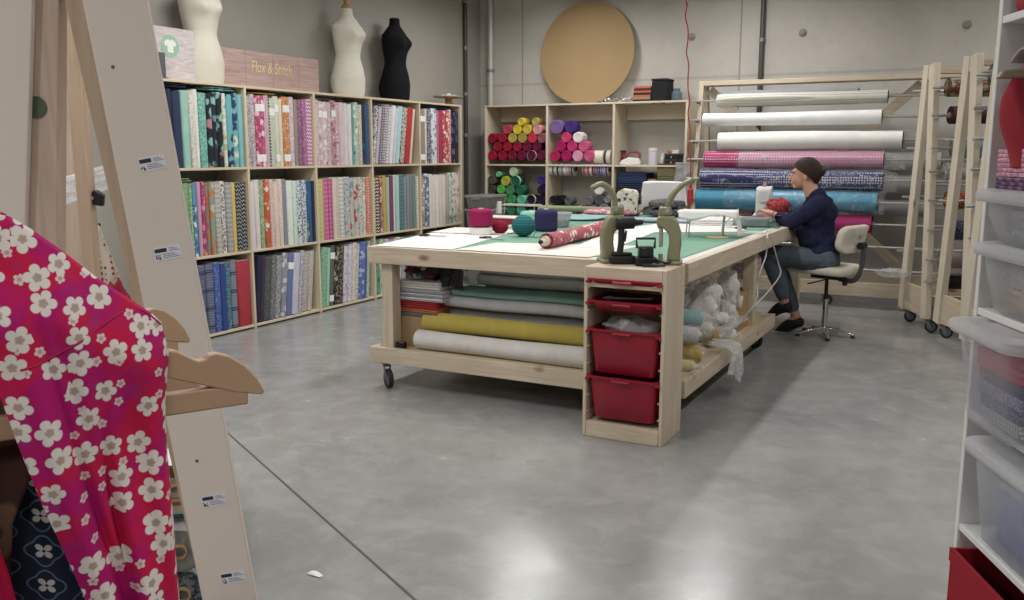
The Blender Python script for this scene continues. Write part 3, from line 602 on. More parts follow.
# bay with the iron and the jar
z = 1.3455
p = ony(630, 160, BY+.12); ir = thing('steam_iron', 'white and maroon steam iron resting on the shelf board beside the upright', 'iron', (p.x, BY+.14, z), R(190))
MB().prism([(-.12, 0), (.10, 0), (.13, .012), (.10, .05), (.02, .085), (-.10, .075), (-.12, .03)], -.045, .045).build('body', flat('dcdad8', .35), ir, bevel=.012)
MB().tube(bez([(-.10, 0, .07), (-.095, 0, .135), (0, 0, .145), (.06, 0, .10), (.065, 0, .07)], 6), .014, 10).build('handle', flat('8c3a48', .5), ir)
MB().box(-.125, .12, -.05, .05, .0005, .006).build('soleplate', STEEL, ir, bevel=.002)
p = ony(622, 156, BY+.12); bx = thing('spray_bottle', 'maroon spray bottle with dark trigger standing against the shelf upright', 'bottle', (p.x, BY+.2, z))
MB().lathe([(.001, 0), (.038, 0), (.04, .01), (.04, .09), (.016, .12), (.016, .14), (.001, .14)], 20).build('bottle', flat('8f3340', .35), bx)
MB().prism([(-.05, .165), (.02, .165), (.025, .14), (-.018, .14), (-.03, .11), (-.038, .115), (-.03, .145), (-.05, .15)], -.012, .012).build('trigger', flat('3a3438', .4), bx, bevel=.003)
p = ony(653, 155, BY+.12); jr = thing('canister', 'white lidded canister standing on the shelf beside the black cash box', 'canister', (p.x, BY+.13, z))
MB().lathe([(.001, .0), (.05, .0), (.053, .01), (.053, .14), (.05, .148), (.001, .148)], 26).build('body', flat('c8c4cc', .4), jr)
MB().lathe([(.001, .149), (.054, .149), (.056, .155), (.054, .185), (.02, .192), (.001, .192)], 26).build('lid', flat('dddad8', .4), jr)
p = ony(661.5, 157, BY+.12); bt = thing('bottle', 'small pale milky bottle between the canister and black box', 'bottle', (p.x, BY+.16, z))
MB().lathe([(.001, 0), (.026, 0), (.028, .01), (.028, .08), (.012, .105), (.012, .125), (.001, .125)], 20).build('body', flat('c9c8c0', .4), bt)
MB().lathe([(.013, .112), (.014, .13), (.001, .132)], 16).build('cap', flat('e0dfdc', .5), bt)
p0, p1 = ony(664.5, 160, BY+.08), ony(678.5, 150, BY+.08); cb = thing('cash_box', 'black drawer box with odds and ends on its lid', 'box', ((p0.x+p1.x)/2, BY+.18, z))
w = (p1.x-p0.x)/2
MB().box(-w, w, -.1, .1, 0, .055).build('lower_drawer', BLACK, cb, bevel=.004); MB().box(-w, w, -.1, .1, .058, .115).build('upper_drawer', BLACK, cb, bevel=.004); MB().box(-w-.004, w+.004, -.103, .103, .117, .128).build('lid', BLACK, cb, bevel=.003)
for zz in (.03, .088): MB().lathe([(.001, -.014), (.008, -.012), (.006, 0)], 12, Matrix.Translation((0, -.1, zz)) @ Matrix.Rotation(-PI/2, 4, 'X')).build('knob', STEEL, cb)
flatcloth('cloth_scrap', 'brown crumpled cloth scrap lying on the black drawer box', p0.x+.01, p0.x+.1, BY+.1, BY+.2, z+.129, 'a07a5c', .05, layers=1)
tb = thing('card_box', 'little white card box lying on the black drawer box', 'box', (p1.x-.045, BY+.15, z+.1285)); MB().box(-.04, .04, -.05, .05, 0, .028).build('tray', flat('d8d6d0', .6), tb, bevel=.002); MB().box(-.042, .042, -.052, .052, .029, .04).build('lid', flat('e2e0da', .6), tb, bevel=.002)
# lower bay: folded fabrics
def folded(x0, x1, y0, y1, z0, h, col, label, kind='plain', c2='ffffff', group='folded fabrics', rot=0, n=3):
    o = thing('folded_fabric', label, 'folded fabric', ((x0+x1)/2, (y0+y1)/2, z0), rot, group); a, b = (x1-x0)/2, (y1-y0)/2
    mt = pat(kind, col, c2)
    for l in range(n):
        sec = rr(-b, b, h/n*l+.0006, h/n*(l+1)-.0006, h/n*.45, 4)
        k = MB(); rings = []
        for x in (-a, -a*.97, -a*.7, -a*.4, -a*.15, a*.15, a*.4, a*.7, a*.97, a):
            s = .96 if abs(x) == a else 1
            rings.append([k.bm.verts.new((x, yy*s, zz+(.004*math.sin(7*x+l*2+zz*9) if n == 1 else 0))) for yy, zz in sec])
        for i in range(len(rings)-1):
            for q in range(len(sec)): k.bm.faces.new((rings[i][q], rings[i][(q+1) % len(sec)], rings[i+1][(q+1) % len(sec)], rings[i+1][q]))
        k.bm.faces.new(rings[0][::-1]); k.bm.faces.new(rings[-1]); k.build('fold', mt, o, ang=60)
    return o
z0 = .8605
def pile(pxa, pxb, ys, yd, z, items, place_, group):
    a, b = ony(pxa, 190, BY+ys).x, ony(pxb, 190, BY+ys).x
    for i, (h, col, w) in enumerate(items):
        folded(a+rnd.uniform(0, .012), b-rnd.uniform(0, .012), BY+ys, BY+yd, z, h, col, '%s folded fabric, %s from the bottom %s' % (w, ORD[i], place_), group=group); z += h+.001
    return z
pile(617, 646, .03, .33, z0, ((.07, '6a6c70', 'grey'), (.07, '4a4c54', 'dark grey'), (.08, '30343f', 'charcoal'), (.07, '2c3450', 'dark navy'), (.05, '34436a', 'navy'), (.05, '2d3a60', 'blue navy')), 'behind the floral sewing machine', 'folded fabrics in the last bay')
pile(656, 679, .03, .33, z0, ((.07, '4a4038', 'brown'), (.06, '6a3a34', 'russet'), (.06, '503a34', 'dark brown'), (.07, '55605a', 'grey green'), (.05, '8a9a80', 'sage'), (.06, '6f7048', 'olive'), (.045, '8a8258', 'khaki'), (.03, 'b0a070', 'sand'), (.05, '6a3d2c', 'rust brown')), 'beside the red cord', 'folded fabrics in the last bay')
folded(ony(647, 190, BY+.05).x, ony(655, 190, BY+.05).x, BY+.05, BY+.3, z0, .33, 'a8805f', 'tan bundle of cloth squeezed between the navy and olive piles')
MB().tube(bez([(BX[3]+.02-b0, .0, 1.425), (BX[3]+.02-b0, -.03, 1.418), (BX[3]+.02-b0, -.05, 1.42), (BX[3]+.02-b0, -.05, 1.435)], 4), .004, 8).build('hook', STEEL, bs)
pb = thing('plastic_bag', 'clear grey plastic bag hanging over the shelf end behind the red cord', 'bag', (BX[3]+.02, BY-.02, 0))
MB().grid(lambda u, w: Vector((-.12+.2*u+.01*math.sin(9*w), -.02-.03*math.sin(PI*u)-.01*math.sin(12*w+5*u), 1.38-.40*w)), 12, 16).build('film', film('c8ccd4', .45), pb, solid=.002)
MB().tube(bez([(-.03, -.02, 1.37), (-.02, -.03, 1.42), (.02, -.02, 1.42), (.03, -.02, 1.37)], 5), .004, 6).build('handle', film('c8ccd4', .6), pb)
# on top
z = BT+.0006
r = .60; th = R(5.5); tpx = ony(584, 50, 9.98)
dk = thing('cardboard_disc', 'huge round brown cardboard disc leaning on the concrete wall above the shelf', 'disc', (tpx.x, YB-.03-2*r*math.sin(th)-.02, z))
dk.rotation_euler = (-th, 0, 0)
m = Mt('cardboard_face'); v = m.obj((1, 1, 1)); xz = m.n('SeparateXYZ', {0: v}).outputs[2]
cc = m.mix(m.noise(v, 2.5, 4), '9b835f', 'ac9370'); cc = m.mix(m.math('MULTIPLY', m.ramp(m.math('SINE', m.math('MULTIPLY', xz, 260)), .2, .9), .18), cc, '84704f'); m.base(cc); m.pr(.85, 0, .2)
MB().lathe([(.001, 0), (r, 0), (r, .014), (.001, .014)], 72, Matrix.Translation((0, 0, r+.001)) @ Matrix.Rotation(-PI/2, 4, 'X')).build('face', m.m, dk)
for i in range(7):
    a = PI*i/6; MB().box(-.02, .02, .0145, .019, -.2, .2, mat=Matrix.Translation((0, 0, r)) @ Matrix.Rotation(a, 4, 'Y')).build('tape_strip', flat('8a7350', .6), dk) if i < 1 else None
p = ony(619, 99, BY+.1); gl = thing('tinsel_garland', 'silvery tinsel garland heaped beside the cardboard disc', 'garland', (p.x, BY+.12, z))
k = MB(); pts = []
for i in range(60): k.ball((rnd.uniform(-.2, .17), rnd.uniform(-.06, .06), rnd.uniform(.012, .05)), (rnd.uniform(.008, .02), .012, .01), 6, 4, Matrix.Rotation(rnd.uniform(0, 3), 4, 'Z'))
k.build('tinsel_leaves', flat('b5adb0', .3, .6, .5, .4, 60), gl)
MB().tube(bez([(-.2, 0, .008), (-.1, .03, .012), (0, -.03, .01), (.1, .02, .012), (.17, 0, .008)], 5), .005, 6).build('cord', STEEL, gl)
a, b = ony(634, 90, BY+.08).x, ony(651, 90, BY+.08).x; zz = z
for i, (cc, w) in enumerate((('2a2624', 'black'), ('a08468', 'tan'), ('b86a50', 'orange'), ('25221f', 'black'), ('c05a48', 'coral'), ('332a28', 'dark'), ('c46a50', 'orange red'))):
    o = thing('notebook', '%s notebook, %s from the bottom of the stack beside the black box' % (w, ORD[i]), 'notebook', ((a+b)/2+rnd.uniform(-.006, .006), BY+.2, zz), 0, 'notebooks stacked on the shelf top')
    w2 = (b-a)/2; MB().box(-w2+.006, w2-.004, -.128, .128, .003, .021).build('pages', flat('d0c8b8', .8), o)
    k = MB(); k.box(-w2, w2, -.132, .132, .0005, .003).box(-w2, w2, -.132, .132, .021, .0235).box(-w2, w2, -.132, -.1285, .0028, .0212); k.build('cover', flat(cc, .5), o); zz += .0245
a, b = ony(651.5, 90, BY+.06).x, ony(667, 90, BY+.06).x; w2 = (b-a)/2
o = thing('fabric_box', 'black cloth storage box with handle beside the notebook stack on the shelf top', 'box', ((a+b)/2, BY+.18, z))
MB().box(-w2, w2, -.12, .12, 0, .22).build('body', flat('1b1b1d', .85, bump=.2), o, bevel=.012); MB().box(-w2-.004, w2+.004, -.124, .124, .221, .245).build('lid', flat('202022', .85), o, bevel=.006)
MB().grid(lambda u, w: Vector((-.07+.14*u, -.13-.004*math.sin(PI*u), .015-.05*w+.02*math.sin(PI*u))), 8, 4).build('strap', flat('1b1b1d', .85), o, solid=.004)
p = ony(675.5, 100, BY+.1); o = thing('glass_jar', 'blue grey glass jar on the shelf top beside the red cord', 'jar', (p.x, BY+.14, z))
MB().lathe([(.001, 0), (.05, 0), (.058, .012), (.058, .085), (.04, .105), (.035, .11), (.035, .12), (.031, .12), (.031, .108), (.052, .083), (.052, .015), (.001, .008)], 26).build('glass', plastic('8fa6b4', .55, .1), o)
MB().lathe([(.037, .121), (.039, .122), (.039, .136), (.001, .138)], 24).build('lid', flat('8a8c90', .35, .6), o)
# red cord from the ceiling
zt = .93; p0 = ony(686, 0, 7.75); p1 = ony(690, 205, 7.75)
cd = thing('pendant_cord', 'red electric cord hanging from above with a red socket end over the table', 'cord', (p1.x, 7.75, 0))
pts = [(p0.x-p1.x-.01, 0, ZC-.002), (p0.x-p1.x, 0, 2.85)]
for i in range(1, 16):
    f = i/16; pts.append(((p0.x-p1.x)*(1-f)+.010*math.sin(i*2.3), .008*math.cos(i*1.7), 2.85-(2.85-1.2)*f))
MB().tube(bez(pts+[(0, 0, 1.19)], 5), .0055, 8).build('cable', flat('b03038', .5), cd)
MB().tube([(0, 0, 1.2), (0, 0, 1.17), (0, 0, 1.16), (0, 0, 1.05), (0, 0, 1.03)], [.012, .014, .026, .028, .02], 14).build('socket', flat('a52830', .45), cd)
# ------------------------------------------------------------------ roll racks
def caster(parent, x, y, r=.05, w=.028, ang=0, top=.115):
    A = Matrix.Translation((x, y, 0)) @ Matrix.Rotation(ang, 4, 'Z'); q = parent
    k = MB(); k.box(-.035, .035, -.035, .035, top-.006, top-.0005, mat=A)
    k.lathe([(.02, top-.02), (.024, top-.006)], 14, A)
    for e in (-1, 1): k.hexa([A @ Vector(p) for p in ((-.02, e*(w/2+.004)-.0015, top-.02), (.02, e*(w/2+.004)-.0015, top-.02), (.02, e*(w/2+.004)+.0015, top-.02), (-.02, e*(w/2+.004)+.0015, top-.02), (.018, e*(w/2+.004)-.0015, r-.012), (.042, e*(w/2+.004)-.0015, r-.012), (.042, e*(w/2+.004)+.0015, r-.012), (.018, e*(w/2+.004)+.0015, r-.012))][::1])
    c = k.box(-.025, .025, -w/2-.006, w/2+.006, top-.026, top-.02, mat=A).build('caster', flat('8a8b8c', .35, .8), q)
    W = A @ Matrix.Translation((.03, 0, r+.001)) @ Matrix.Rotation(PI/2, 4, 'X')
    MB().lathe([(r*.72, -w/2), (r*.95, -w/2), (r, -w/2+.004), (r, w/2-.004), (r*.95, w/2), (r*.72, w/2)], 26, W, closed=True).build('tyre', RUBBER, c)
    MB().lathe([(.001, -w*.3), (r*.25, -w*.45), (r*.3, -w*.3), (r*.72, -w*.3), (r*.72, w*.3), (r*.3, w*.3), (r*.25, w*.45), (.001, w*.3)], 22, W).build('wheel', flat('6d6f72', .4), c)
    return c
def fabroll(p, q, r, mt, label, wrap=None, core=True, group=None, sag=0, ends=None):
    """roll of cloth between two points, optional clear wrap, cardboard core showing at the ends"""
    p, q = Vector(p), Vector(q); L = (q-p).length; d = (q-p).normalized()
    o = thing('cloth_roll', label, 'fabric roll', p, 0, group)
    a, b, _ = frame(d); M = Matrix((( d.x, a.x, b.x, 0), (d.y, a.y, b.y, 0), (d.z, a.z, b.z, 0), (0, 0, 0, 1)))
    Y = Matrix.Rotation(PI/2, 4, 'Y')
    s = rnd.uniform(0, 9)
    def fn(u, w):
        x = L*w; rr_ = r*(1+.03*math.sin(2*PI*u*2+s+3*w)+.02*math.sin(7*w+s)); an = 2*PI*u
        rr_ *= 1+.06*max(0, math.sin(an-.8))*math.sin(5*w+s)
        return M @ Vector((x, rr_*math.cos(an), rr_*math.sin(an)))
    ob = MB().grid(fn, 28, 24, closeu=True)
    for x in (.0005, L-.0005): ob.lathe([(r*.32, x), (r*.96, x)], 28, M @ Y)
    cl = ob.build('cloth', mt, o, ang=70)
    if core: MB().lathe([(r*.24, -.012), (r*.33, -.012), (r*.33, L+.012), (r*.24, L+.012)], 18, M @ Y, closed=True).build('cardboard_core', CARD, o)
    if wrap:
        ext = wrap if isinstance(wrap, (tuple, list)) else (0, L)
        def fw(u, w):
            x = ext[0]+(ext[1]-ext[0])*w; an = 2*PI*u; over = max(0, x-L, -x)
            r_ = r*(1.06+.05*math.sin(23*w+9*math.sin(an+s))+.04*math.sin(5*an+31*w))*(1-min(.6, over*1.2))
            return M @ Vector((x, r_*math.cos(an), r_*math.sin(an)-over*.15))
        MB().grid(fw, 30, 50, closeu=True).build('plastic_wrap', film('f2f3f5', .10), o, ang=70)
    return o
RK = 9.2
xl = ony(699.5, 80, 9.3).x
rk = thing('roll_rack', 'long pine rack of horizontal steel rods holding wrapped fabric rolls along the concrete wall', 'rack', (xl, RK, 0))
XR2 = 2.75; ZT = 2.215
def yf(z): return -.06+.13*(z-.12)        # front legs lean back
def leg(x, front, name='leg'):
    y0, y1 = (yf(.12), yf(ZT)) if front else (.75, .36)
    MB().bar((x, y0, .115), (x, y1, ZT), .07, .045, (1, 0, 0)).build(name, WZ, rk, bevel=.004)
for x in (0, XR2): leg(x, True); leg(x, False)
MB().box(-.035, XR2+.035, yf(ZT)-.03, .40, ZT-.045, ZT).build('top_beam', WX, rk, bevel=.004)
MB().box(-.035, XR2+.035, yf(.2)-.07, yf(.2)-.026, .115, .25).build('front_base_beam', WX, rk, bevel=.004)
MB().box(-.035, XR2+.035, .70, .74, .115, .25).build('rear_base_beam', WX, rk, bevel=.004)
for x in (0, XR2): MB().box(x-.035, x+.035, yf(.2)-.02, .695, .12, .17).build('base_crosspiece', WY, rk, bevel=.004)
MB().bar((.05, .33, ZT-.08), (XR2*.74, .5, .30), .09, .022, (0, 1, 0)).build('diagonal_brace', WX, rk, bevel=.003)
MB().bar((XR2*.76, .36, ZT-.08), (.05, .53, .30), .09, .022, (0, 1, 0)).build('diagonal_brace', WX, rk, bevel=.003)
for x in (.1, XR2*.5, XR2-.1): caster(rk, x, yf(.2)+.0, .05); caster(rk, x, .70, .05)
SPEC = (  # px of left end, right end, row, radius px, cloth, what, wrap
 (718, 888, 98.5, 6.2, pat('lines', 'd0cbc0', 'a8a298'), 'thin beige ribbed fabric roll on the topmost rod of the long rack', None),
 (704, 882, 118.5, 6.4, flat('e4e4e4', .6), 'slim white fabric roll on the second rod of the long rack', None),
 (719, 903, 140.5, 8.6, flat('e0dfda', .75), 'thick off-white fabric roll on the third rod of the long rack', None),
 (705, 884, 159.5, 8.2, None, 'magenta and pink dotted fabric roll half wrapped in clear plastic on the long rack', (.33, 1.9)),
 (702, 883, 179.5, 9.4, pat('dots', '3a3a68', 'c8c8dc', sc=1.1), 'navy white-dotted fabric roll in clear plastic on the long rack', (-.0, 1.86)),
 (697, 878, 200.5, 10.0, flat('3f86a4', .35, 0, .5), 'turquoise coated fabric roll in clear plastic on the long rack', (.3, 1.8)),
 (770, 872, 222.5, 7.8, flat('a03068', .7), 'dark magenta fabric roll low on the long rack behind the seated person', None))
pinkm = Mt('pink_dotted'); v = pinkm.obj((1, 1, 1), False)
dd = pinkm.n('TexVoronoi', {'Vector': v, 'Scale': 38.0, 'Randomness': .1}); x_ = pinkm.n('SeparateXYZ', {0: v}).outputs[0]
b_ = pinkm.mix(pinkm.math('GREATER_THAN', x_, .36), 'a3285f', 'b87f98'); pinkm.base(pinkm.mix(pinkm.ramp(dd.outputs['Distance'], .34, .28), b_, 'dcc4d2')); pinkm.pr(.7)
LVL = []
for a, b, py, rp, mt, lab, wr in SPEC:
    Y = RK+yf(1.48-(py-153)/101.0)-.14
    p, q = ony(a, py, Y), ony(b, py, Y); zc = (p.z+q.z)/2; r = rp/98.0; LVL.append(zc)
    Y = RK+yf(zc)-.055-r
    p, q = ony(a, py, Y), ony(b, py, Y); zc = (p.z+q.z)/2
    LVL[-1] = (zc, Y, r)
    L = q.x-p.x
    fabroll((p.x, Y, zc), (q.x, Y, zc), r, mt or pinkm.m, lab, wr, True, None)
LVL += [(ony(850, 246, 9.08).z, RK+yf(.55)-.09, 0), (ony(850, 269, 9.06).z, RK+yf(.35)-.09, 0)]
for zc, Y, r in LVL:
    MB().cyl((-.06, Y-RK, zc), (XR2+.06, Y-RK, zc), .0115, 10).build('steel_rod', STEEL, rk)
    for x in (0, XR2): MB().bar((x, Y-RK-.016, zc-.018), (x, yf(zc)-.02, zc-.018), .02, .012).build('rod_hook', DARKSTEEL, rk, bevel=.002)
# rolls on the far side of the rack, seen between the front ones
for i, (z, c, w, x0, x1) in enumerate(((2.05, '9aa2b0', 'pale blue grey', .1, 1.5), (1.62, 'c9c6c4', 'off-white', .25, 2.2), (1.40, 'c8c6c6', 'light grey', .1, 2.3), (1.17, 'bcbbbd', 'silver grey', .15, 2.1), (.93, 'a6a6aa', 'mid grey', .1, 2.2))):
    y = .45+.14+.2*(2.1-z)*.5
    MB().cyl((-.06, y, z), (XR2+.06, y, z), .0115, 10).build('steel_rod', STEEL, rk)
    for x in (0, XR2): MB().bar((x, y+.016, z-.018), (x, .36+.39*(ZT-z)/2.1+.02, z-.018), .02, .012).build('rod_hook', DARKSTEEL, rk, bevel=.002)
    fabroll((xl+x0, RK+y, z), (xl+x1, RK+y, z), .085, flat(c, .5), '%s roll on the wall side of the long rack, %s from the top' % (w, ORD[i]), None, True)
# A-frame racks end-on
AR = math.atan2(.40, .915)
def aframe(mid, label, rolls, wh):
    t = thing('roll_rack', label, 'rack', (mid[0], mid[1], 0), AR); LN = 1.7; ZT = 2.2; M = Matrix.Translation((mid[0], mid[1], 0)) @ Matrix.Rotation(AR, 4, 'Z')
    for x in (.03, LN):
        for e in (-1, 1): MB().bar((x, e*.265, .118), (x, e*.062, ZT), .112, .05, (1, 0, 0)).build('leg', wood('z', 'ddd4c4', 'cfc2ab'), t, bevel=.004)
        MB().box(x-.02, x+.02, -.04, .04, ZT-.12, ZT-.02).build('apex_block', WZ, t, bevel=.003)
        MB().box(x-.012, x+.012, -.232, .232, .125, .36).build('end_panel', WY, t, bevel=.003)
    MB().box(.06, LN-.03, -.045, .045, ZT-.075, ZT-.03).build('top_beam', WX, t, bevel=.003)
    for e in (-1, 1): MB().box(.06, LN-.03, e*.25-.02, e*.25+.02, .125, .23).build('base_beam', WX, t, bevel=.003)
    for x in (.06, LN-.06):
        for e in (-1, 1): caster(t, x, e*.24, .05, .03, -.6)
    for i, (z, c, kind, c2, w, r) in enumerate(rolls):
        for e in (-1, 1):
            if e > 0 and i % 2: continue
            y = e*(.075+.19*(ZT-z)/2.08+.045+r)
            MB().cyl((-.03, y, z), (LN+.03, y, z), .0115, 10).build('steel_rod', STEEL, t)
            for x in (.03, LN): MB().bar((x, y+e*.012, z-.017), (x, y-e*(r+.02), z-.017), .014, .010).build('rod_hook', flat('b8b4ac', .5, .3), t, bevel=.002)
            if kind is None or e > 0: continue
            p, q = M @ Vector((.085+.03*(i % 3), y, z)), M @ Vector((1.5, y, z))
            fabroll(p, q, r, pat(kind, c, c2), '%s roll on the %s rod of the %s' % (w, ORD[i], wh))
R1 = ((2.0, '7a4a44', 'floral', 'a8a078', 'maroon and olive flowered', .075), (1.78, '54323f', 'plain', 'ffffff', 'dark plum', .07), (1.52, '6aa0ac', 'plain', 'ffffff', 'dusty turquoise', .085), (1.33, 'a8a8aa', 'speck', 'd0d0d0', 'grey', .07), (1.10, 'a8323c', 'speck', 'c0a050', 'red', .07), (.86, '3a3f66', 'speck', '7a7a9c', 'navy', .08), (.62, 'b8a0a0', 'plain', 'ffffff', 'dusty pink', .07), (.44, '3a3034', 'plain', 'ffffff', 'blackish', .06))
R2 = ((2.04, '6f6a66', 'speck', 'a8a4a0', 'brown grey', .08), (1.8, 'a06068', 'speck', 'd0b0b0', 'dusty red', .06), (1.58, '704848', 'plain', 'ffffff', 'dull maroon', .065), (1.36, '8f8f94', 'plain', 'ffffff', 'steel grey', .06), (1.1, '5a4a50', 'speck', '8a8088', 'dark mauve', .07), (.86, '9aa0a4', 'plain', 'ffffff', 'pale grey', .07), (.5, '55606a', 'plain', 'ffffff', 'slate', .07))
aframe((-.505, 8.31), 'pine A-frame roll rack on casters standing against the long rack', R1, 'A-frame beside the long rack')
aframe((-.19, 7.68), 'pine A-frame roll rack on casters between its two neighbours, plastic film at its foot', R2, 'middle A-frame')
aframe((.02, 7.0), 'pine A-frame roll rack half hidden by the white shelf of plastic boxes', R2[:6], 'A-frame behind the white shelf')
def crumple(name, label, c, s, mt, cat='bag', seedv=0, nu=28, nv=20, amp=.22, parts=None, group=None, flat_base=True, solid=0):
    t = thing(name, label, cat, c, 0, group); rr2 = random.Random(seedv); ph = [(rr2.uniform(2, 7), rr2.uniform(2, 6), rr2.uniform(0, 6)) for _ in range(6)]
    def fn(u, w):
        an = 2*PI*u; el = PI*(w*.996+.002); x, y, z = math.sin(el)*math.cos(an), math.sin(el)*math.sin(an), -math.cos(el)
        k = 1+sum(amp/(1+.35*i)*math.sin(a*x*1.3+b*z+g+2.1*y*(i % 3))*math.cos(b*y+a*z*.7-g) for i, (a, b, g) in enumerate(ph))*.6
        k += amp*.5*abs(math.sin(an*5+3*z+ph[0][2]))*math.sin(el)
        zz = z*k
        if flat_base: zz = max(zz, -.92)
        return Vector((s[0]*x*k, s[1]*y*k, s[2]*(zz+.92)))
    MB().grid(fn, nu, nv, closeu=True).build(parts or 'film', mt, t, ang=80, solid=solid)
    return t
M1 = Matrix.Translation((-.19, 7.68, 0)) @ Matrix.Rotation(AR, 4, 'Z')
p = M1 @ Vector((.33, -.345, .20)); crumple('plastic_bag', 'crumpled clear plastic film lying over the base of the middle A-frame rack', p, (.23, .10, .11), film('e6e8ea', .4), seedv=3)
M0 = Matrix.Translation((-.505, 8.31, 0)) @ Matrix.Rotation(AR, 4, 'Z')
p = M0 @ Vector((-.10, .20, .40)); crumple('plastic_bag', 'small heap of clear film on the A-frame rack touching the long rack', p, (.12, .06, .04), film('e6e8ea', .4), seedv=5)
# ------------------------------------------------------------------ office chair
cx, cy = -1.095, 7.56
ch = thing('office_chair', 'cream padded swivel chair on a flat chrome star base under the seated person', 'chair', (cx, cy, 0), R(-22))
PAD = flat('cfc8ba', .85, 0, .2, .05, bump=.15)
zs = .512
sec = rr(-.285, .225, -.22, .22, .09, 6); k = MB(); prev = None
for zz, s in ((0, .93), (.012, .99), (.035, 1.0), (.055, .98), (.066, .9), (.07, .5)):
    ring = [k.bm.verts.new((x*s, y*s, zs+zz-.012*((x/.23)**2 if x > 0 else 0)*0+.012*(y/.22)**2)) for x, y in sec]
    if prev:
        for a in range(len(sec)): k.bm.faces.new((prev[a], prev[(a+1) % len(sec)], ring[(a+1) % len(sec)], ring[a]))
    else: k.bm.faces.new(ring[::-1])
    prev = ring
k.bm.faces.new(prev); k.build('seat', PAD, ch, ang=60)
sec = rr(-.19, .19, -.105, .115, .075, 6); k = MB(); prev = None
B = Matrix.Translation((.245, 0, .80)) @ Matrix.Rotation(R(12), 4, 'Y')
for t_, s in ((-.03, .9), (-.02, .99), (.0, 1), (.02, .98), (.034, .88), (.036, .4)):
    ring = [k.bm.verts.new(B @ Vector((t_+.06*(y/.19)**2*-1, y*s, z*s))) for y, z in sec]
    if prev:
        for a in range(len(sec)): k.bm.faces.new((prev[a], prev[(a+1) % len(sec)], ring[(a+1) % len(sec)], ring[a]))
    else: k.bm.faces.new(ring)
    prev = ring
k.bm.faces.new(prev); k.build('backrest', PAD, ch, ang=60)
MB().tube(bez([(.1, 0, zs-.03), (.22, 0, zs-.035), (.275, 0, zs+.03), (.30, 0, zs+.16), (.292, 0, zs+.26)], 6), .013, 8, flatten=1.6).build('back_bracket', flat('55565a', .4, .5), ch)
MB().cyl((.285, -.035, zs+.25), (.285, .035, zs+.25), .028, 14).build('adjuster_knob', BLACK, ch)
MB().cyl((.17, -.02, zs-.075), (.17, -.02, zs-.03), .02, 12).build('tilt_knob', BLACK, ch)
MB().box(-.11, .13, -.07, .07, zs-.035, zs-.002).build('seat_plate', DARKSTEEL, ch, bevel=.006)
MB().cyl((0, 0, .30), (0, 0, zs-.036), .015, 14).build('gas_lift', BLACK, ch)
MB().cyl((0, 0, .05), (0, 0, .305), .022, 16).build('column', CHROME, ch)
MB().bar((0, 0, zs-.045), (-.05, -.20, zs-.07), .012, .008).build('lift_lever', BLACK, ch)
for i in range(5):
    a = R(20+72*i); d = Vector((math.cos(a), math.sin(a), 0)); n = Vector((-d.y, d.x, 0))
    p0, p1 = d*.02, d*.235
    k = MB().hexa([p0-n*.026+Vector((0, 0, .06)), p0+n*.026+Vector((0, 0, .06)), p1+n*.013+Vector((0, 0, .022)), p1-n*.013+Vector((0, 0, .022)), p0-n*.022+Vector((0, 0, .078)), p0+n*.022+Vector((0, 0, .078)), p1+n*.010+Vector((0, 0, .034)), p1-n*.010+Vector((0, 0, .034))])
    l = k.build('base_leg', CHROME, ch, bevel=.003)
    MB().lathe([(.001, .0008), (.018, .001), (.02, .008), (.014, .021), (.001, .021)], 16, Matrix.Translation(d*.225)).build('glide', BLACK, l)
# ------------------------------------------------------------------ the person
PO = Vector((-1.05, 7.5, 0))
pe = thing('person', 'person with tied-back dark hair in a navy sweater and grey trousers, sewing at the table', 'person', PO)
def W(px, py, y): return ony(px, py, y)-PO
def ell(k, c, r, rot=None): k.ball(c, r, 18, 12, rot)
def limb(k, pts, rs, n=14): 
    P_ = bez(pts, 5); q = []
    for i in range(len(rs)-1): q += [rs[i]+(rs[i+1]-rs[i])*j/5 for j in range(5)]
    q.append(rs[-1]); k.tube(P_, q, n)
    k.ball(P_[0], rs[0], 12, 8); k.ball(P_[-1], rs[-1], 12, 8)
YN, YM, YFAR = 7.335, 7.5, 7.665
neck0, chest, belly, pelv = W(813, 195.5, YM), W(817.5, 217, YM), W(817, 238, YM), W(822, 256, YM)
HC = W(805, 174, YM)         # head centre
SN, EN, WN, HN = W(819, 205, YN+.03), W(789.5, 223, YN-.05), W(773.5, 214, YN+.04), W(765.5, 211, YN+.08)
SF, EF_, WF, HF = W(815, 204.5, YFAR-.02), W(794, 222, YFAR+.06), W(780, 212.5, YFAR-.06), W(772.5, 209.5, YFAR-.10)
HPN, KN, AN = W(824, 260, YN+.08), W(768, 254.5, YN+.07), W(785, 302, YN+.12)
HPF, KF, AF = W(824, 260, YFAR-.08), W(770, 256, YFAR-.03), W(796.5, 317, YFAR-.08)
TN, TF = W(774, 312, YN+.16), W(779, 332, YFAR-.06)
HT = Matrix.Rotation(R(-14), 4, 'Y')   # head nods towards the work (faces -x)
k = MB()
ell(k, HC+Vector((.012, 0, .022)), (.098, .077, .098), HT)                # skull
ell(k, HC+Vector((-.035, 0, -.045)), (.062, .060, .072), HT)         # face
ell(k, HC+Vector((-.062, 0, -.098)), (.030, .034, .022), HT)         # chin
ell(k, HC+Vector((-.078, 0, .020)), (.022, .052, .020), HT)          # brow
k.tube([HC+Vector((-.090, 0, .004)), HC+Vector((-.104, 0, -.020)), HC+Vector((-.112, 0, -.034)), HC+Vector((-.096, 0, -.046))], [.009, .011, .0125, .011], 10)
ell(k, HC+Vector((-.098, 0, -.068)), (.014, .024, .0085)); ell(k, HC+Vector((-.094, 0, -.080)), (.014, .021, .009))
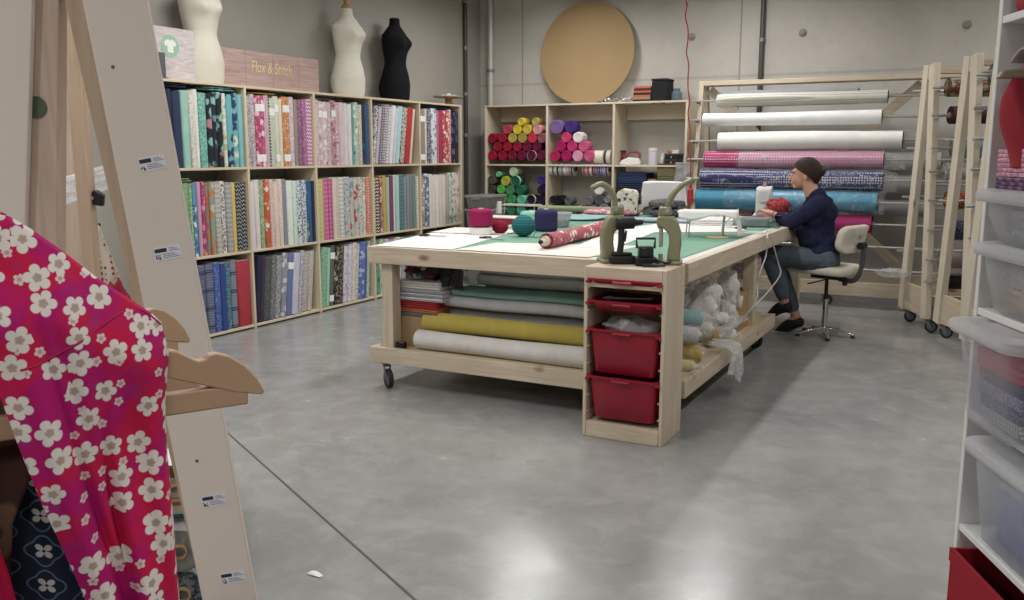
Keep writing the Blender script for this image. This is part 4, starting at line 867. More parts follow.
for e in (-1, 1):
    ell(k, HC+Vector((.018, e*.079, -.022)), (.018, .008, .030), Matrix.Rotation(R(12), 4, 'Y')); ell(k, HC+Vector((-.055, e*.040, -.04)), (.03, .021, .035))
limb(k, [HC+Vector((.02, 0, -.06)), (HC+neck0)/2+Vector((.005, 0, -.01)), neck0+Vector((.012, 0, -.03))], [.056, .057, .060])
limb(k, [neck0+Vector((.02, 0, -.06)), chest, belly, pelv], [.055, .10, .105, .12])
ell(k, chest+Vector((-.01, 0, 0)), (.10, .145, .12)); ell(k, pelv, (.12, .155, .10))
limb(k, [neck0+Vector((.02, 0, -.08)), SN], [.05, .05]); limb(k, [neck0+Vector((.02, 0, -.08)), SF], [.05, .05])
def arm(S, E, Wr, H, side):
    limb(k, [S, (S+E)/2, E], [.052, .045, .038]); limb(k, [E, (E+Wr)/2, Wr], [.038, .035, .024])
    d = (H-Wr).normalized(); up = Vector((0, 0, 1)); n = d.cross(up).normalized(); u = n.cross(d).normalized()
    palm = Wr+d*.05
    M_ = Matrix((( d.x, n.x, u.x, 0), (d.y, n.y, u.y, 0), (d.z, n.z, u.z, 0), (0, 0, 0, 1)))
    ell(k, palm, (.050, .038, .016), M_); limb(k, [Wr, palm], [.024, .022])
    for i, (off, ln) in enumerate(((-.030, .058), (-.010, .068), (.011, .064), (.030, .050))):
        b = palm+d*.036+n*off; m1 = b+d*ln*.45+u*.004+n*off*.12; m2 = m1+d*ln*.32-u*.014; m3 = m2+d*ln*.14-u*.020
        k.tube([palm+n*off*.8, b, m1, m2, m3], [.010, .0095, .0085, .0078, .006], 8); k.ball(m3, .0062, 8, 6)
    b = palm-d*.02-n*side*.028; t1 = b-n*side*.026+d*.024-u*.006; t2 = t1+d*.026-u*.010+n*side*.004
    k.tube([b, t1, t2], [.013, .0105, .0075], 8); k.ball(t2, .0076, 8, 6)
arm(SN, EN, WN, HN, -1); arm(SF, EF_, WF, HF, 1)
for Hp, K, A, T in ((HPN, KN, AN, TN), (HPF, KF, AF, TF)):
    limb(k, [Hp, (Hp+K)/2, K], [.082, .07, .055]); limb(k, [K, K*.62+A*.38+Vector((.012, 0, 0)), A], [.052, .05, .034])
    limb(k, [A, A*.45+T*.55+Vector((-.0, 0, -.01)), T], [.034, .032, .022])
m = Mt('skin'); v = m.obj((1, 1, 1), False); m.base(m.mix(m.noise(v, 18, 4), 'b98a74', 'c69a84')); m.pr(.5, 0, .35); m.set(m.p, 'Subsurface Weight', .08); m.set(m.p, 'Subsurface Radius', (.01, .005, .003))
k.build('body', m.m, pe, remesh=.0045, smoothit=3)
for e in (-1, 1):
    y_ = MB(); y_.ball(HC+Vector((-.0845, e*.033, -.008)), (.007, .010, .0042), 12, 8); ey = y_.build('eye', flat('e0dcd6', .2), pe)
    MB().ball(HC+Vector((-.0905, e*.034, -.010)), (.004, .0065, .0045), 10, 8).build('iris', flat('2e221c', .2), ey)
    MB().tube([HC+Vector((-.099, e*.018, .013)), HC+Vector((-.096, e*.034, .018)), HC+Vector((-.084, e*.052, .012))], [.003, .004, .002], 6).build('eyebrow', flat('3a2d26', .8), pe)
# hair: cap swept back to a knot
k = MB()
def fn(u, w):
    an = 2*PI*u; el = w
    lim = 1.0
    f = max(0, -math.cos(an))                  # towards the face the cap ends at the hairline
    el2 = R(103+55*math.cos(an))*w; d = Vector((math.sin(el2)*math.cos(an), math.sin(el2)*math.sin(an), math.cos(el2)))
    s = 1.06+.012*math.sin(an*34+6*w)
    return HC+Vector((.016, 0, .022))+HT @ Vector((d.x*.104*s, d.y*.082*s, d.z*(.103 if d.z > 0 else .122)*s))
k.grid(fn, 72, 18, closeu=True)
HAIR = Mt('hair'); v = HAIR.obj((9, 70, 70), False); hn = HAIR.noise(v, 3, 3); HAIR.base(HAIR.mix(HAIR.ramp(hn, .35, .65), '1d1412', '402e24')); HAIR.bump(hn, .8, .006); HAIR.pr(.6, 0, .25)
k.build('hair', HAIR.m, pe, solid=.008, ang=80)
k = MB(); q = HC+Vector((.118, 0, .018)); k.ball(q, (.038, .036, .042), 18, 12); k.tube(bez([q+Vector((-.02, -.02, -.03)), q+Vector((.03, -.02, .01)), q+Vector((.01, .02, .04)), q+Vector((-.02, .02, -.01))], 5), .014, 8)
k.build('hair_knot', HAIR.m, pe, ang=80)
# sweater
k = MB(); C_ = lambda p, x=0, y=0, z=0: p+Vector((x, y, z))
ell(k, W(820.5, 206, YM), (.105, .165, .09)); limb(k, [C_(neck0, .028, 0, -.022), chest, belly, C_(pelv, -.01, 0, .03)], [.086, .135, .14, .142])
ell(k, C_(chest, -.01, 0, -.01), (.125, .175, .135)); ell(k, C_(belly, -.015, 0, 0), (.13, .165, .13)); ell(k, C_(pelv, -.005, 0, .035), (.142, .175, .085))
ell(k, C_(chest, .04, 0, .035), (.115, .17, .11)); ell(k, C_(belly, -.05, 0, .05), (.12, .16, .11))
for S, E, Wr in ((SN, EN, WN), (SF, EF_, WF)):
    limb(k, [C_(neck0, .02, 0, -.065), S], [.072, .078]); limb(k, [S, (S+E)/2, E], [.078, .070, .060]); limb(k, [E, E*.45+Wr*.55], [.060, .048])
ob = k.build('sweater', flat('24273f', .92, 0, .15, .12, 14, .25), pe, remesh=.009, smoothit=4)
tx = bpy.data.textures.new('folds', 'CLOUDS'); tx.noise_scale = .07
dm_ = ob.modifiers.new('folds', 'DISPLACE'); dm_.texture = tx; dm_.strength = .022; dm_.mid_level = .5; dm_.texture_coords = 'LOCAL'
# trousers
k = MB(); ell(k, C_(pelv, 0, 0, -.015), (.138, .17, .105)); ell(k, C_(pelv, .02, 0, -.04), (.125, .165, .075))
for Hp, K, A in ((HPN, KN, AN), (HPF, KF, AF)):
    limb(k, [Hp, (Hp+K)/2, K], [.105, .093, .078]); limb(k, [K, K*.6+A*.4+Vector((.016, 0, 0)), K*.16+A*.84], [.076, .075, .058])
ob = k.build('trousers', flat('555f68', .9, 0, .15, .15, 16, .25), pe, remesh=.009, smoothit=4)
dm_ = ob.modifiers.new('folds', 'DISPLACE'); dm_.texture = tx; dm_.strength = .022; dm_.mid_level = .5; dm_.texture_coords = 'LOCAL'
for A, T in ((AN, TN), (AF, TF)):
    k = MB(); d = (T-A).normalized(); h = A+Vector((.03, 0, -.045))
    f_ = Vector((d.x, d.y, 0)).normalized()
    limb(k, [A+Vector((.02, 0, -.04)), A*.5+T*.5+Vector((0, 0, -.010)), T+d*.03], [.046, .050, .036])
    k.build('shoe', flat('1d1d20', .6, 0, .3, .1, bump=.1), pe, remesh=.006, smoothit=3)
MB().lathe([(.0265, -.007), (.0285, 0), (.0265, .007)], 20, Matrix.Translation(WN+(EN-WN).normalized()*.012) @ (WN-EN).to_track_quat('Z', 'Y').to_matrix().to_4x4(), closed=True).build('bracelet', flat('3a4a6a', .4), pe)
# red cloth being sewn
crumple('red_cloth', 'crumpled red cloth held in the hands of the seated person', PO+(HF+HN)/2+Vector((.07, .03, -.02)), (.085, .075, .06), pat('speck', 'a8323a', 'c8545a'), 'cloth', 11, parts='cloth')
# ------------------------------------------------------------------ cutting table
X0, X1, T0, T1, ZT = -3.365, -1.40, 4.545, 8.25, .905; SE = 6.9
tb = thing('cutting_table', 'big pine cutting table on casters with white top and low shelf, in mid floor', 'table', (X0, T0, 0))
w_, l_ = X1-X0, T1-T0
MB().box(.004, w_-.004, .004, l_-.004, .884, ZT-.0006).build('worktop', flat('d6d3cf', .45, 0, .4, .02), tb, bevel=.002)
k = lambda *a: MB().box(*a)
k(0, w_-.44, -.045, .003, .80, ZT).build('front_apron', WX, tb, bevel=.004)
k(w_-.003, w_+.04, .032, l_, .80, ZT).build('side_apron', WY, tb, bevel=.004); k(-.04, .003, -.045, l_, .80, ZT).build('side_apron', WY, tb, bevel=.004)
k(0, w_, l_-.003, l_+.04, .80, ZT).build('rear_apron', WX, tb, bevel=.004)
for x, y in ((.035, 0), (.035, 1.9), (.035, l_-.1), (w_-.10, 1.85), (w_-.10, l_-.1), (w_-.545, .005)):
    k(x, x+.08, y, y+.09, .16 if y < 3 else .11, .799).build('leg', WZ, tb, bevel=.004)
k(0, w_-.44, -.045, 0, .165, .265).build('front_stretcher', WX, tb, bevel=.004)
k(w_-.002, w_+.04, .032, SE-T0, .165, .265).build('side_stretcher', WY, tb, bevel=.004); k(-.04, .002, -.045, SE-T0, .165, .265).build('side_stretcher', WY, tb, bevel=.004)
k(0, w_, SE-T0-.045, SE-T0, .165, .263).build('rear_stretcher', WX, tb, bevel=.004)
k(.004, w_-.004, .034, SE-T0-.05, .23, .25).build('low_shelf', flat('c9b898', .6, 0, .3, .08), tb, bevel=.002)
k(.004, w_-.445, .002, .036, .23, .25).build('shelf_lip', flat('c9b898', .6, 0, .3, .08), tb, bevel=.002)
for x, y, a in ((.06, .0, -.62), (w_-.55, .12, .6), (.09, SE-T0-.1, 1.), (w_-.06, SE-T0-.1, 2.8)): caster(tb, x, y, .062, .03, a, .164)
for x in (.14, w_-.06): MB().cyl((x, l_-.05, 0.0), (x, l_-.05, .11), .025, 12).build('foot', RUBBER, tb)
SZ = .2506
# ---- mats and sheets
def sheet(name, label, pts, z, th, mt, cat, group=None, bev=.001):
    P_ = [onz(px, py, ZT) for px, py in pts]; c = sum(P_, Vector())/len(P_); c.z = z
    t = thing(name, label, cat, c, 0, group); kk = MB()
    A = [kk.bm.verts.new((p.x-c.x, p.y-c.y, .0002)) for p in P_]; B = [kk.bm.verts.new((p.x-c.x, p.y-c.y, th)) for p in P_]
    kk.bm.faces.new(A[::-1]); kk.bm.faces.new(B)
    for i in range(len(A)): kk.bm.faces.new((A[i], A[(i+1) % len(A)], B[(i+1) % len(A)], B[i]))
    kk.build('sheet', mt, t, smooth=False); return t
gm = Mt('cutting_mat'); v = gm.obj((1, 1, 1), False); br = gm.n('TexBrick', {'Vector': v, 'Scale': 1.0, 'Mortar Size': .0012, 'Brick Width': .1, 'Row Height': .1, 'Color1': '6a9680', 'Color2': '6d9983', 'Mortar': '92b0a0'}, offset=0.0)
gm.base(br.outputs[0]); gm.pr(.6, 0, .3)
ct = thing('cutting_mat', 'large green gridded cutting mat covering the table behind the two presses', 'mat', (X0+.05, T0+.03, ZT))
MB().box(.0, w_-.11, .05, l_-.15, .0002, .003).build('sheet', gm.m, ct)
MB().box(w_-.095, w_-.08, .05, .06, .0002, .0025) .build('corner_chip', gm.m, ct)
z1 = ZT+.0034
PAP = flat('e4e2df', .7, 0, .25, .02); PAP2 = flat('ddd5d0', .75, 0, .2, .03)
sheet('paper_sheet', 'white paper sheet spread over the table corner above the caster', ((375, 246.2), (430, 233.5), (502, 236), (452, 250.2)), z1, .0012, PAP, 'paper')
sheet('paper_sheet', 'pale pinkish strip of cloth backing along the front edge of the table', ((455, 250.2), (497, 243.2), (640, 246.5), (588, 258.0)), z1, .0012, PAP2, 'paper')
sheet('paper_sheet', 'broad white paper sheet crossing the table behind the floral roll and presses', ((575, 247.5), (612, 231), (690, 219.5), (742, 227.5), (746, 232.5), (654, 233.2), (612, 249.8)), z1+.0016, .0012, PAP, 'paper')
sheet('paper_sheet', 'narrow white sheet beside the yarn cones near the table side', ((430, 233), (455, 228), (520, 230.5), (505, 235.5)), z1+.0016, .0012, PAP2, 'paper')
for i, (px, py, a) in enumerate(((430, 236, .3), (490, 238.5, -.2))):
    p = onz(px, py, ZT+.007); t = thing('scissors', ('dark scissors lying on the white paper at the table corner', 'slim dark thread snips lying near the yarn cones')[i], 'scissors', p, a)
    for e in (-1, 1):
        MB().prism([(0, .001), (.12, .001), (.125, .003), (0, .005)], -.006, .006, Matrix.Rotation(e*.10, 4, 'Z')).build('blade', STEEL, t)
        MB().tube([Vector((-.04+.03*math.cos(q), e*.022+.018*math.sin(q), .006)) for q in [2*PI*j/16 for j in range(17)]], .005, 6).build('handle', BLACK, t)
# ---- cabinet with red bins
CX0, CX1, CY0, CY1 = -1.805, -1.365, 4.215, 4.53
cb = thing('bin_frame', 'narrow pine frame holding four red plastic bins at the corner of the cutting table', 'cabinet', (CX0, CY0, 0)); w, d = CX1-CX0, CY1-CY0
for x in (0, w-.02): MB().box(x, x+.02, 0, d, 0, ZT).build('side_panel', WZ, cb, bevel=.004)
MB().box(.0205, w-.0205, .0, d, ZT-.105, ZT).build('top_rail', WX, cb, bevel=.003)
MB().box(.0205, w-.0205, .0, d, 0, .082).build('base_rail', WX, cb, bevel=.003)
MB().box(.0205, w-.0205, d-.012, d, .083, ZT-.106).build('back_panel', flat('b9a583', .7), cb)
for z in (.14, .2275, .315, .40, .49, .56, .682, .80):
    for x in (.0205, w-.0205-.009): MB().box(x, x+.009, .004, d-.014, z-.009, z-.001).build('bin_runner', flat('b59f7c', .6), cb)
REDP = flat('90142a', .35, 0, .45, .05)
def bin_(z0, z1, label, out=.012):
    t = thing('red_bin', label, 'bin', (CX0+w/2, CY0, z0), 0, None); hw, hw2, H = w/2-.036, w/2-.056, z1-z0; kk = MB()
    y0, y1 = -out, d-.02
    def ring(hw_, yy0, yy1, z, r=.03): return [kk.bm.verts.new((x, y, z)) for x, y in rr(-hw_, hw_, yy0, yy1, r, 4)]
    R_ = [ring(hw2-.01, y0+.035, y1-.03, .0, .03), ring(hw2, y0+.025, y1-.02, .008, .03), ring(hw, y0+.008, y1-.003, H-.012, .03), ring(hw+.013, y0-.008, y1+.003, H-.010, .02), ring(hw+.013, y0-.008, y1+.003, H, .02), ring(hw-.002, y0+.010, y1-.005, H, .03), ring(hw2-.004, y0+.03, y1-.025, .012, .03)]
    kk.bm.faces.new(R_[0][::-1]); kk.bm.faces.new(R_[-1])
    for a, b in zip(R_, R_[1:]):
        n = len(a)
        for i in range(n): kk.bm.faces.new((a[i], a[(i+1) % n], b[(i+1) % n], b[i]))
    kk.build('tub', REDP, t, ang=50)
    MB().tube([(-.05, y0-.012, H-.016), (.05, y0-.012, H-.016)], .008, 8).build('finger_grip', REDP, t)
    for e in (-1, 1): MB().box(e*(hw+.006)-.012 if e < 0 else hw-.006, -(hw-.006) if e < 0 else hw+.018, y0-.006, y0+.02, H-.024, H-.011).build('rim_tab', REDP, t, bevel=.002)
    return t
bin_(.80, .848, 'shallow red tray, topmost in the pine bin frame', .018); bin_(.682, .735, 'shallow red tray holding black hand tools, second in the pine bin frame', .018)
bin_(.345, .585, 'deep red bin stuffed with clear bags, third in the pine bin frame'); bin_(.105, .335, 'deep red bin at the foot of the pine frame')
pl = thing('pliers', 'black pliers lying in the second red tray of the pine frame', 'pliers', (CX0+w/2+.02, CY0+.03, .7365), .15)
for e in (-1, 1): MB().tube(bez([(-.10, e*.006, .01), (-.02, e*.012, .012), (.03, e*.0, .012), (.12, e*.03, .02)], 6), [.007]*18+[.009], 8).build('handle', BLACK, pl)
MB().prism([(-.14, .004), (-.09, .0), (-.09, .022), (-.14, .012)], -.011, .011).build('jaw', DARKSTEEL, pl, bevel=.003)
t = thing('tape_roll', 'roll of dark tape lying beside the pliers in the second red tray', 'tape', (CX0+w/2-.09, CY0+.10, .697)); MB().lathe([(.025, 0), (.05, 0), (.05, .03), (.025, .03)], 24, closed=True).build('tape', BLACK, t); MB().lathe([(.021, .001), (.0245, .001), (.0245, .029), (.021, .029)], 20, closed=True).build('core', CARD, t)
crumple('plastic_bag', 'crumpled clear bags filling the third red bin of the pine frame', (CX0+w/2, CY0+.13, .53), (.145, .105, .055), film('dcdee2', .45), seedv=8)
# ---- two hand presses
OLIVE = flat('8f8d70', .4, .2, .5, .15, 12)
def press(p, ang, label, lean):
    t = thing('hand_press', label, 'press', p, ang); t.scale = (.9, .9, .89)
    MB().box(-.085, .085, -.065, .065, .0005, .024).build('base_plate', OLIVE, t, bevel=.008)
    prof = [(.0, .02), (.075, .02), (.072, .06), (.078, .12), (.074, .19), (.055, .25), (.035, .278), (-.045, .288), (-.066, .27), (-.066, .225), (-.025, .21), (.005, .18), (.008, .12), (.0, .06)]
    MB().prism(prof, -.036, .036).build('frame_casting', OLIVE, t, bevel=.012, seg=3)
    MB().cyl((-.04, 0, .10), (-.04, 0, .34), .012, 14).build('plunger', STEEL, t)
    MB().cyl((-.04, 0, .21), (-.04, 0, .30), .021, 16).build('plunger_sleeve', OLIVE, t)
    MB().cyl((-.04, 0, .022), (-.04, 0, .06), .014, 14).build('die', STEEL, t)
    MB().cyl((-.005, -.03, .315), (-.005, .03, .315), .012, 12).build('pivot_bolt', STEEL, t)
    MB().box(-.055, .015, -.026, .026, .285, .335).build('lever_block', OLIVE, t, bevel=.008)
    MB().tube(bez(lean, 8), [.017]*8+[.019]*8*(len(lean)-3)+[.016]*8+[.012], 10).build('lever', OLIVE, t)
    e = Vector(lean[-1]); MB().ball(e, .018, 12, 8).build('lever_tip', OLIVE, t)
pA, pB = onz(606, 262.5, ZT), onz(660, 263.5, ZT)
pA = Vector((-1.735, 4.44, ZT)); pB = Vector((-1.455, 4.50, ZT))
press(pA, YAW+R(192), 'olive green hand press with lever curled over, beside the floral roll', [(-.005, 0, .315), (.0, .0, .38), (.035, 0, .44), (.085, 0, .465), (.130, 0, .445)])
press(pB, YAW+R(-14), 'olive green hand press with lever swept up outward, at the table corner', [(-.005, 0, .315), (.0, 0, .36), (.03, 0, .42), (.075, 0, .465), (.125, 0, .49)])
# ---- black power tools between the presses
t = thing('cordless_drill', 'black cordless drill standing between the two olive presses', 'drill', (-1.655, 4.40, ZT), YAW+R(5)); t.scale = (.88, .88, .9)
MB().tube([(-.055, 0, .235), (-.05, 0, .235), (.05, 0, .24), (.055, 0, .24)], [.026, .036, .036, .028], 16).build('motor_housing', BLACK, t)
MB().cyl((.055, 0, .24), (.105, 0, .242), .02, 14, r1=.014).build('chuck', DARKSTEEL, t)
MB().tube(bez([(-.025, 0, .225), (-.02, 0, .15), (-.03, 0, .07)], 6), .024, 12, flatten=.8).build('handle', flat('2a2b2e', .6), t)
MB().box(-.09, .06, -.036, .036, .0008, .05).build('battery', flat('241c1f', .5), t, bevel=.01); MB().box(-.075, .04, -.032, .032, .0505, .068).build('battery_clip', BLACK, t, bevel=.006)
MB().prism([(.005, .13), (.012, .19), (.002, .2), (-.004, .13)], -.008, .008).build('trigger', flat('5a3036', .4), t, bevel=.002)
t = thing('pad_printer', 'squat black clamp tool with a top handle lying beside the drill', 'tool', (-1.535, 4.385, ZT), YAW)
MB().box(-.055, .055, -.04, .04, .0008, .045).build('base', BLACK, t, bevel=.008)
MB().box(-.038, .038, -.03, .03, .045, .10).build('body', flat('222326', .4), t, bevel=.006)
MB().tube([(-.045, 0, .09), (-.048, 0, .14), (.048, 0, .14), (.045, 0, .09)], .007, 8).build('carry_handle', BLACK, t)
MB().cyl((-.01, -.032, .075), (-.01, -.05, .075), .02, 16).build('dial', DARKSTEEL, t)
MB().tube(bez([(.05, -.01, .03), (.10, -.03, .015), (.13, .01, .02), (.10, .05, .012), (.16, .04, .02)], 6), .007, 8).build('cable', BLACK, t)
t = thing('clamp', 'small black spring clamp lying in front of the olive press', 'clamp', (-1.47, 4.335, ZT), .4)
for e in (-1, 1): MB().tube(bez([(-.06, e*.004, .01), (0, e*.014, .012), (.05, e*.035, .012)], 5), .007, 8).build('jaw', BLACK, t)
MB().cyl((-.0, -.012, .012), (-.0, .012, .012), .009, 10).build('spring', STEEL, t)
# ---- floral roll across the table
a, b = onz(546, 241.0, ZT+.052), onz(613, 225.5, ZT+.052)
fr = fabroll(a, b, .046, pat('floral', 'b8586a', 'e0d4c8', 'a8705f', 1.1), 'pink and cream floral fabric roll lying across the table behind the hand press', None, False)
d = (a-b).normalized(); 
for n_, (r, l0, l1, mt) in (('cardboard_core', (.03, -.02, .03, flat('d4c6b0', .8))), ('inner_tube', (.016, .0, .075, flat('cfc4b4', .7))), ('black_tip', (.012, .07, .092, BLACK))):
    MB().cyl(d*l0, d*l1, r, 18).build(n_, mt, fr)
# ---- yarn
def cone(p, r, h, col, label, name='yarn_cone', cat='yarn', base=None):
    t = thing(name, label, cat, p); y = MB()
    prof = [(.02, 0), (r*.92, .002), (r, h*.1)]
    for i in range(1, 12): prof.append((r*(1+.012*(i % 2)), h*(.1+.8*i/12)))
    prof += [(r*.95, h*.93), (r*.75, h), (.015, h)]
    y.lathe(prof, 28).build('yarn', pat('speck', col, col), t, ang=70)
    MB().lathe([(.012, -.0), (.018, .0), (.018, h+.006), (.012, h+.006)], 14, closed=True).build('core_tube', flat('d8d0c4', .7), t)
    return t
p = onz(481, 235, ZT); p.z = ZT+.0035
cone(p, .082, .055, 'dedad6', 'white yarn spool under the magenta one beside the plastic crates'); cone((p.x, p.y, p.z+.062), .085, .12, '9c1a52', 'fat magenta yarn spool standing on a white one')
p = onz(500, 234, ZT); p.z = ZT+.0035
t = thing('yarn_ball', 'small dark red ball of yarn beside the white and magenta spools', 'yarn', p)
def ballfn(r, sx): return lambda u, w: Vector((r*sx*math.cos(2*PI*u)*math.sin(PI*(w*.98+.01))*(1+.02*math.sin(40*w)), r*math.sin(2*PI*u)*math.sin(PI*(w*.98+.01))*(1+.02*math.sin(40*w)), r-r*math.cos(PI*(w*.98+.01))))
MB().grid(ballfn(.048, 1.35), 30, 20, closeu=True).build('yarn', pat('rings', '96182f', '7c1428', sc=2.5), t); MB().tube(bez([(.05, .02, .004), (.09, .0, .004), (.12, .04, .004)], 5), .003, 6).build('loose_end', flat('96182f'), t)
p = onz(523.5, 237, ZT); p.z = ZT+.0035
t = thing('yarn_ball', 'teal cake of yarn in front of the mint and navy ones', 'yarn', p); MB().grid(ballfn(.075, 1.12), 36, 24, closeu=True).build('yarn', pat('rings', '1f5f66', '2c7076', sc=2.2), t); MB().tube(bez([(.07, .02, .05), (.088, .0, .03), (.09, -.03, .004), (.14, -.05, .003)], 5), .003, 6).build('loose_end', flat('1f5f66'), t)
p = onz(531, 227.5, ZT); p.z = ZT+.0035; cone(p, .085, .125, '84c4b2', 'mint green yarn spool behind the teal cake')
p = onz(546, 231.5, ZT); p.z = ZT+.0035; cone(p, .085, .16, '34305c', 'navy blue yarn spool beside the mint one')
p = onz(503, 222.5, ZT); p.z = ZT+.0035
t = thing('tray', 'white tray with a red side standing behind the dark red ball of yarn', 'tray', p, .0); MB().box(-.16, .16, -.09, .09, .0, .035).build('side', flat('9f2636', .5), t, bevel=.004); MB().box(-.165, .165, -.095, .095, .036, .05).build('lid', flat('dfdcd8', .5), t, bevel=.004)
p = onz(519, 214.5, ZT+.0); t = thing('wire_rack', 'low wire rack standing on the table behind the mint yarn spool', 'rack', (p.x, min(p.y, T1-.15), ZT+.0036))
for e in (-1, 1): MB().tube(bez([(-.2, e*.08, 0), (-.2, e*.08, .09), (.2, e*.08, .09), (.2, e*.08, 0)], 1), .004, 6).build('wire_rail', flat('cfd0cf', .4), t); 
for x in (-.12, 0, .12): MB().cyl((x, -.08, .09), (x, .08, .09), .003, 6).build('cross_wire', flat('cfd0cf', .4), t)
MB().cyl((-.21, 0, 0), (-.21, 0, .115), .022, 12).build('plastic_post', flat('e0e0de', .4), t)
p = onz(561, 227.5, ZT); p.z = ZT+.0036; t = thing('plastic_tub', 'clear plastic tub with scraps beside the navy yarn spool', 'tub', p)
MB().lathe([(.001, .002), (.06, .0), (.078, .10), (.082, .10), (.082, .104), (.076, .104), (.058, .004), (.001, .005)], 28).build('tub', plastic('c9ccd0', .35), t); MB().lathe([(.084, .105), (.086, .106), (.086, .116), (.001, .118)], 28).build('lid', plastic('d8dadc', .5), t); MB().lathe([(.001, .01), (.055, .01), (.066, .06), (.03, .075), (.001, .07)], 20).build('contents', pat('speck', 'c0b4b0', 'e0dcd8'), t)
# ---- cloth scraps in the middle of the table
def scrap(px, py, wx, wy, h, col, label, kind='plain', c2='ffffff', z=0, **kw):
    p = onz(px, py, ZT); y = min(p.y, T1-.12-wy/2); flatcloth('cloth_scrap', label, p.x-wx/2, p.x+wx/2, y-wy/2, y+wy/2, ZT+.0064+z, col, h, 'cloth', kind, c2, layers=1, **kw)
scrap(581, 219.5, .42, .5, .03, '8fb4b4', 'pale aqua cloth lying flat behind the floral roll', seedv=1)
scrap(612, 215.5, .5, .35, .05, 'b06a78', 'rose printed cloth folded by the spotted sewing machine', 'floral', 'd8c4c0', seedv=2)
scrap(575, 211, .6, .16, .05, '7f9468', 'sage green cloth folded at the wall end of the table', seedv=3)
scrap(655, 222.5, .62, .2, .03, 'b4c0cc', 'pale blue printed cloth lying in front of the spotted sewing machine', 'speck', '8a98ac', seedv=4)
scrap(700, 218.5, .30, .22, .03, 'd0a8a0', 'salmon pink cloth tucked beside the small ironing board', seedv=7)
p = onz(647, 217, ZT); flatcloth('cloth_pile', 'heap of grey and black scraps beside the spotted sewing machine', -2.72, -2.42, 7.75, 8.05, ZT+.0064, '6f6a70', .15, 'cloth', 'speck', '2f2c32', seedv=9, layers=2)
t = thing('sewing_machine', 'sewing machine under a cream spotted cover at the wall end of the table', 'sewing machine', (-2.92, 7.8, ZT+.0036), .25)
SP = pat('floral', 'd8d0c2', '5a524a', 'b09a8a', sc=1.2)
MB().prism([(-.10, .02), (.10, .02), (.105, .19), (.085, .235), (-.03, .25), (-.085, .22), (-.105, .15)], -.07, .07).build('cover', SP, t, bevel=.02, seg=3); MB().box(-.11, .11, -.08, .08, 0, .02).build('base', flat('3a3536', .5), t, bevel=.004); MB().cyl((.105, 0, .15), (.128, 0, .15), .045, 20).build('hand_wheel', BLACK, t)
t = thing('covered_box', 'box draped with a white cloth at the wall end of the table', 'box', (-2.68, 8.12, ZT+.0036))
MB().box(-.17, .17, -.09, .09, 0, .29).build('box', flat('8f8a88', .7), t, bevel=.004)
def dr(u, w):
    an = 2*PI*u; s = (abs(math.cos(an))**.35*math.copysign(1, math.cos(an)), abs(math.sin(an))**.35*math.copysign(1, math.sin(an)))
    if w < .4: q = w/.4; return Vector((.185*s[0]*q, .10*s[1]*q, .305+.004*math.sin(6*q+an)))
    q = (w-.4)/.6; fl = 1+.10*q+.06*q*math.sin(9*an); return Vector((.185*s[0]*fl, .105*s[1]*fl, .305-.21*q*(1+.2*math.sin(2*an))))
MB().grid(dr, 64, 22, closeu=True).build('white_cloth', flat('d9d7d8', .85, 0, .2, .04), t, ang=80)
# ---- table-top ironing board
p = onz(711, 238, ZT); t = thing('ironing_board', 'small white tabletop ironing board on thin wire legs near the seated person', 'ironing board', (p.x-.02, p.y+.10, ZT+.0036), R(12))
ol = [(-.24, -.05), (-.20, -.13), (.16, -.15), (.17, .15), (-.20, .13), (-.24, .05)]
kk = MB()
A = [kk.bm.verts.new((x, y, .155)) for x, y in ol]; B = [kk.bm.verts.new((x, y, .178)) for x, y in ol]
kk.bm.faces.new(A[::-1]); kk.bm.faces.new(B)
for i in range(6): kk.bm.faces.new((A[i], A[(i+1) % 6], B[(i+1) % 6], B[i]))
kk.build('board', flat('dfdedb', .8, 0, .2, .03), t, bevel=.01)
MB().grid(lambda u, w: Vector((.165+.012*u+.03*math.sin(PI*w)*u, -.165+.33*w, .185-.165*u)), 8, 10).build('cover_drape', flat('e2e1de', .85, 0, .2, .03), t, solid=.003)
MB().grid(lambda u, w: Vector((-.22+.395*w, -.158-.01*u, .184-.045*u-.02*u*math.sin(7*w))), 4, 12).build('cover_edge', flat('e2e1de', .85, 0, .2, .03), t, solid=.003)
WIRE = flat('c4c4c2', .35, .6)
for x in (-.16, .08):
    MB().tube(bez([(x, -.11, .155), (x-.01, -.12, .01), (x, -.11, .004), (x, .11, .004), (x-.01, .12, .01), (x, .11, .155)], 4), .0045, 8).build('wire_leg', WIRE, t)
    MB().tube([(x, -.11, .09), (x+.06, -.11, .155)], .004, 6).build('wire_brace', WIRE, t)
t = thing('iron_rest', 'tan oval rest lying on the green mat under the ironing board', 'rest', (p.x+.05, p.y-.03, ZT+.0036), .2)
MB().lathe([(.001, .0), (.075, 0), (.078, .006), (.07, .010), (.001, .010)], 24, Matrix.Diagonal((1, .45, 1, 1))).build('plate', flat('c2a878', .5), t); MB().lathe([(.03, .0102), (.034, .0102), (.034, .014), (.03, .014)], 20, Matrix.Diagonal((1, .45, 1, 1)), closed=True).build('ring', WIRE, t)
p = onz(722, 212.5, ZT+.03)
o = folded(-2.12, -1.78, 7.0, 7.35, ZT+.0050, .05, 'e0dfdc', 'white folded cloth lying behind the small ironing board', group=None); o.rotation_euler.z = .2
t = thing('box_of_notions', 'clear lidded box of sewing notions at the table edge by the hands', 'box', (-1.60, 7.13, ZT+.0036), .12)
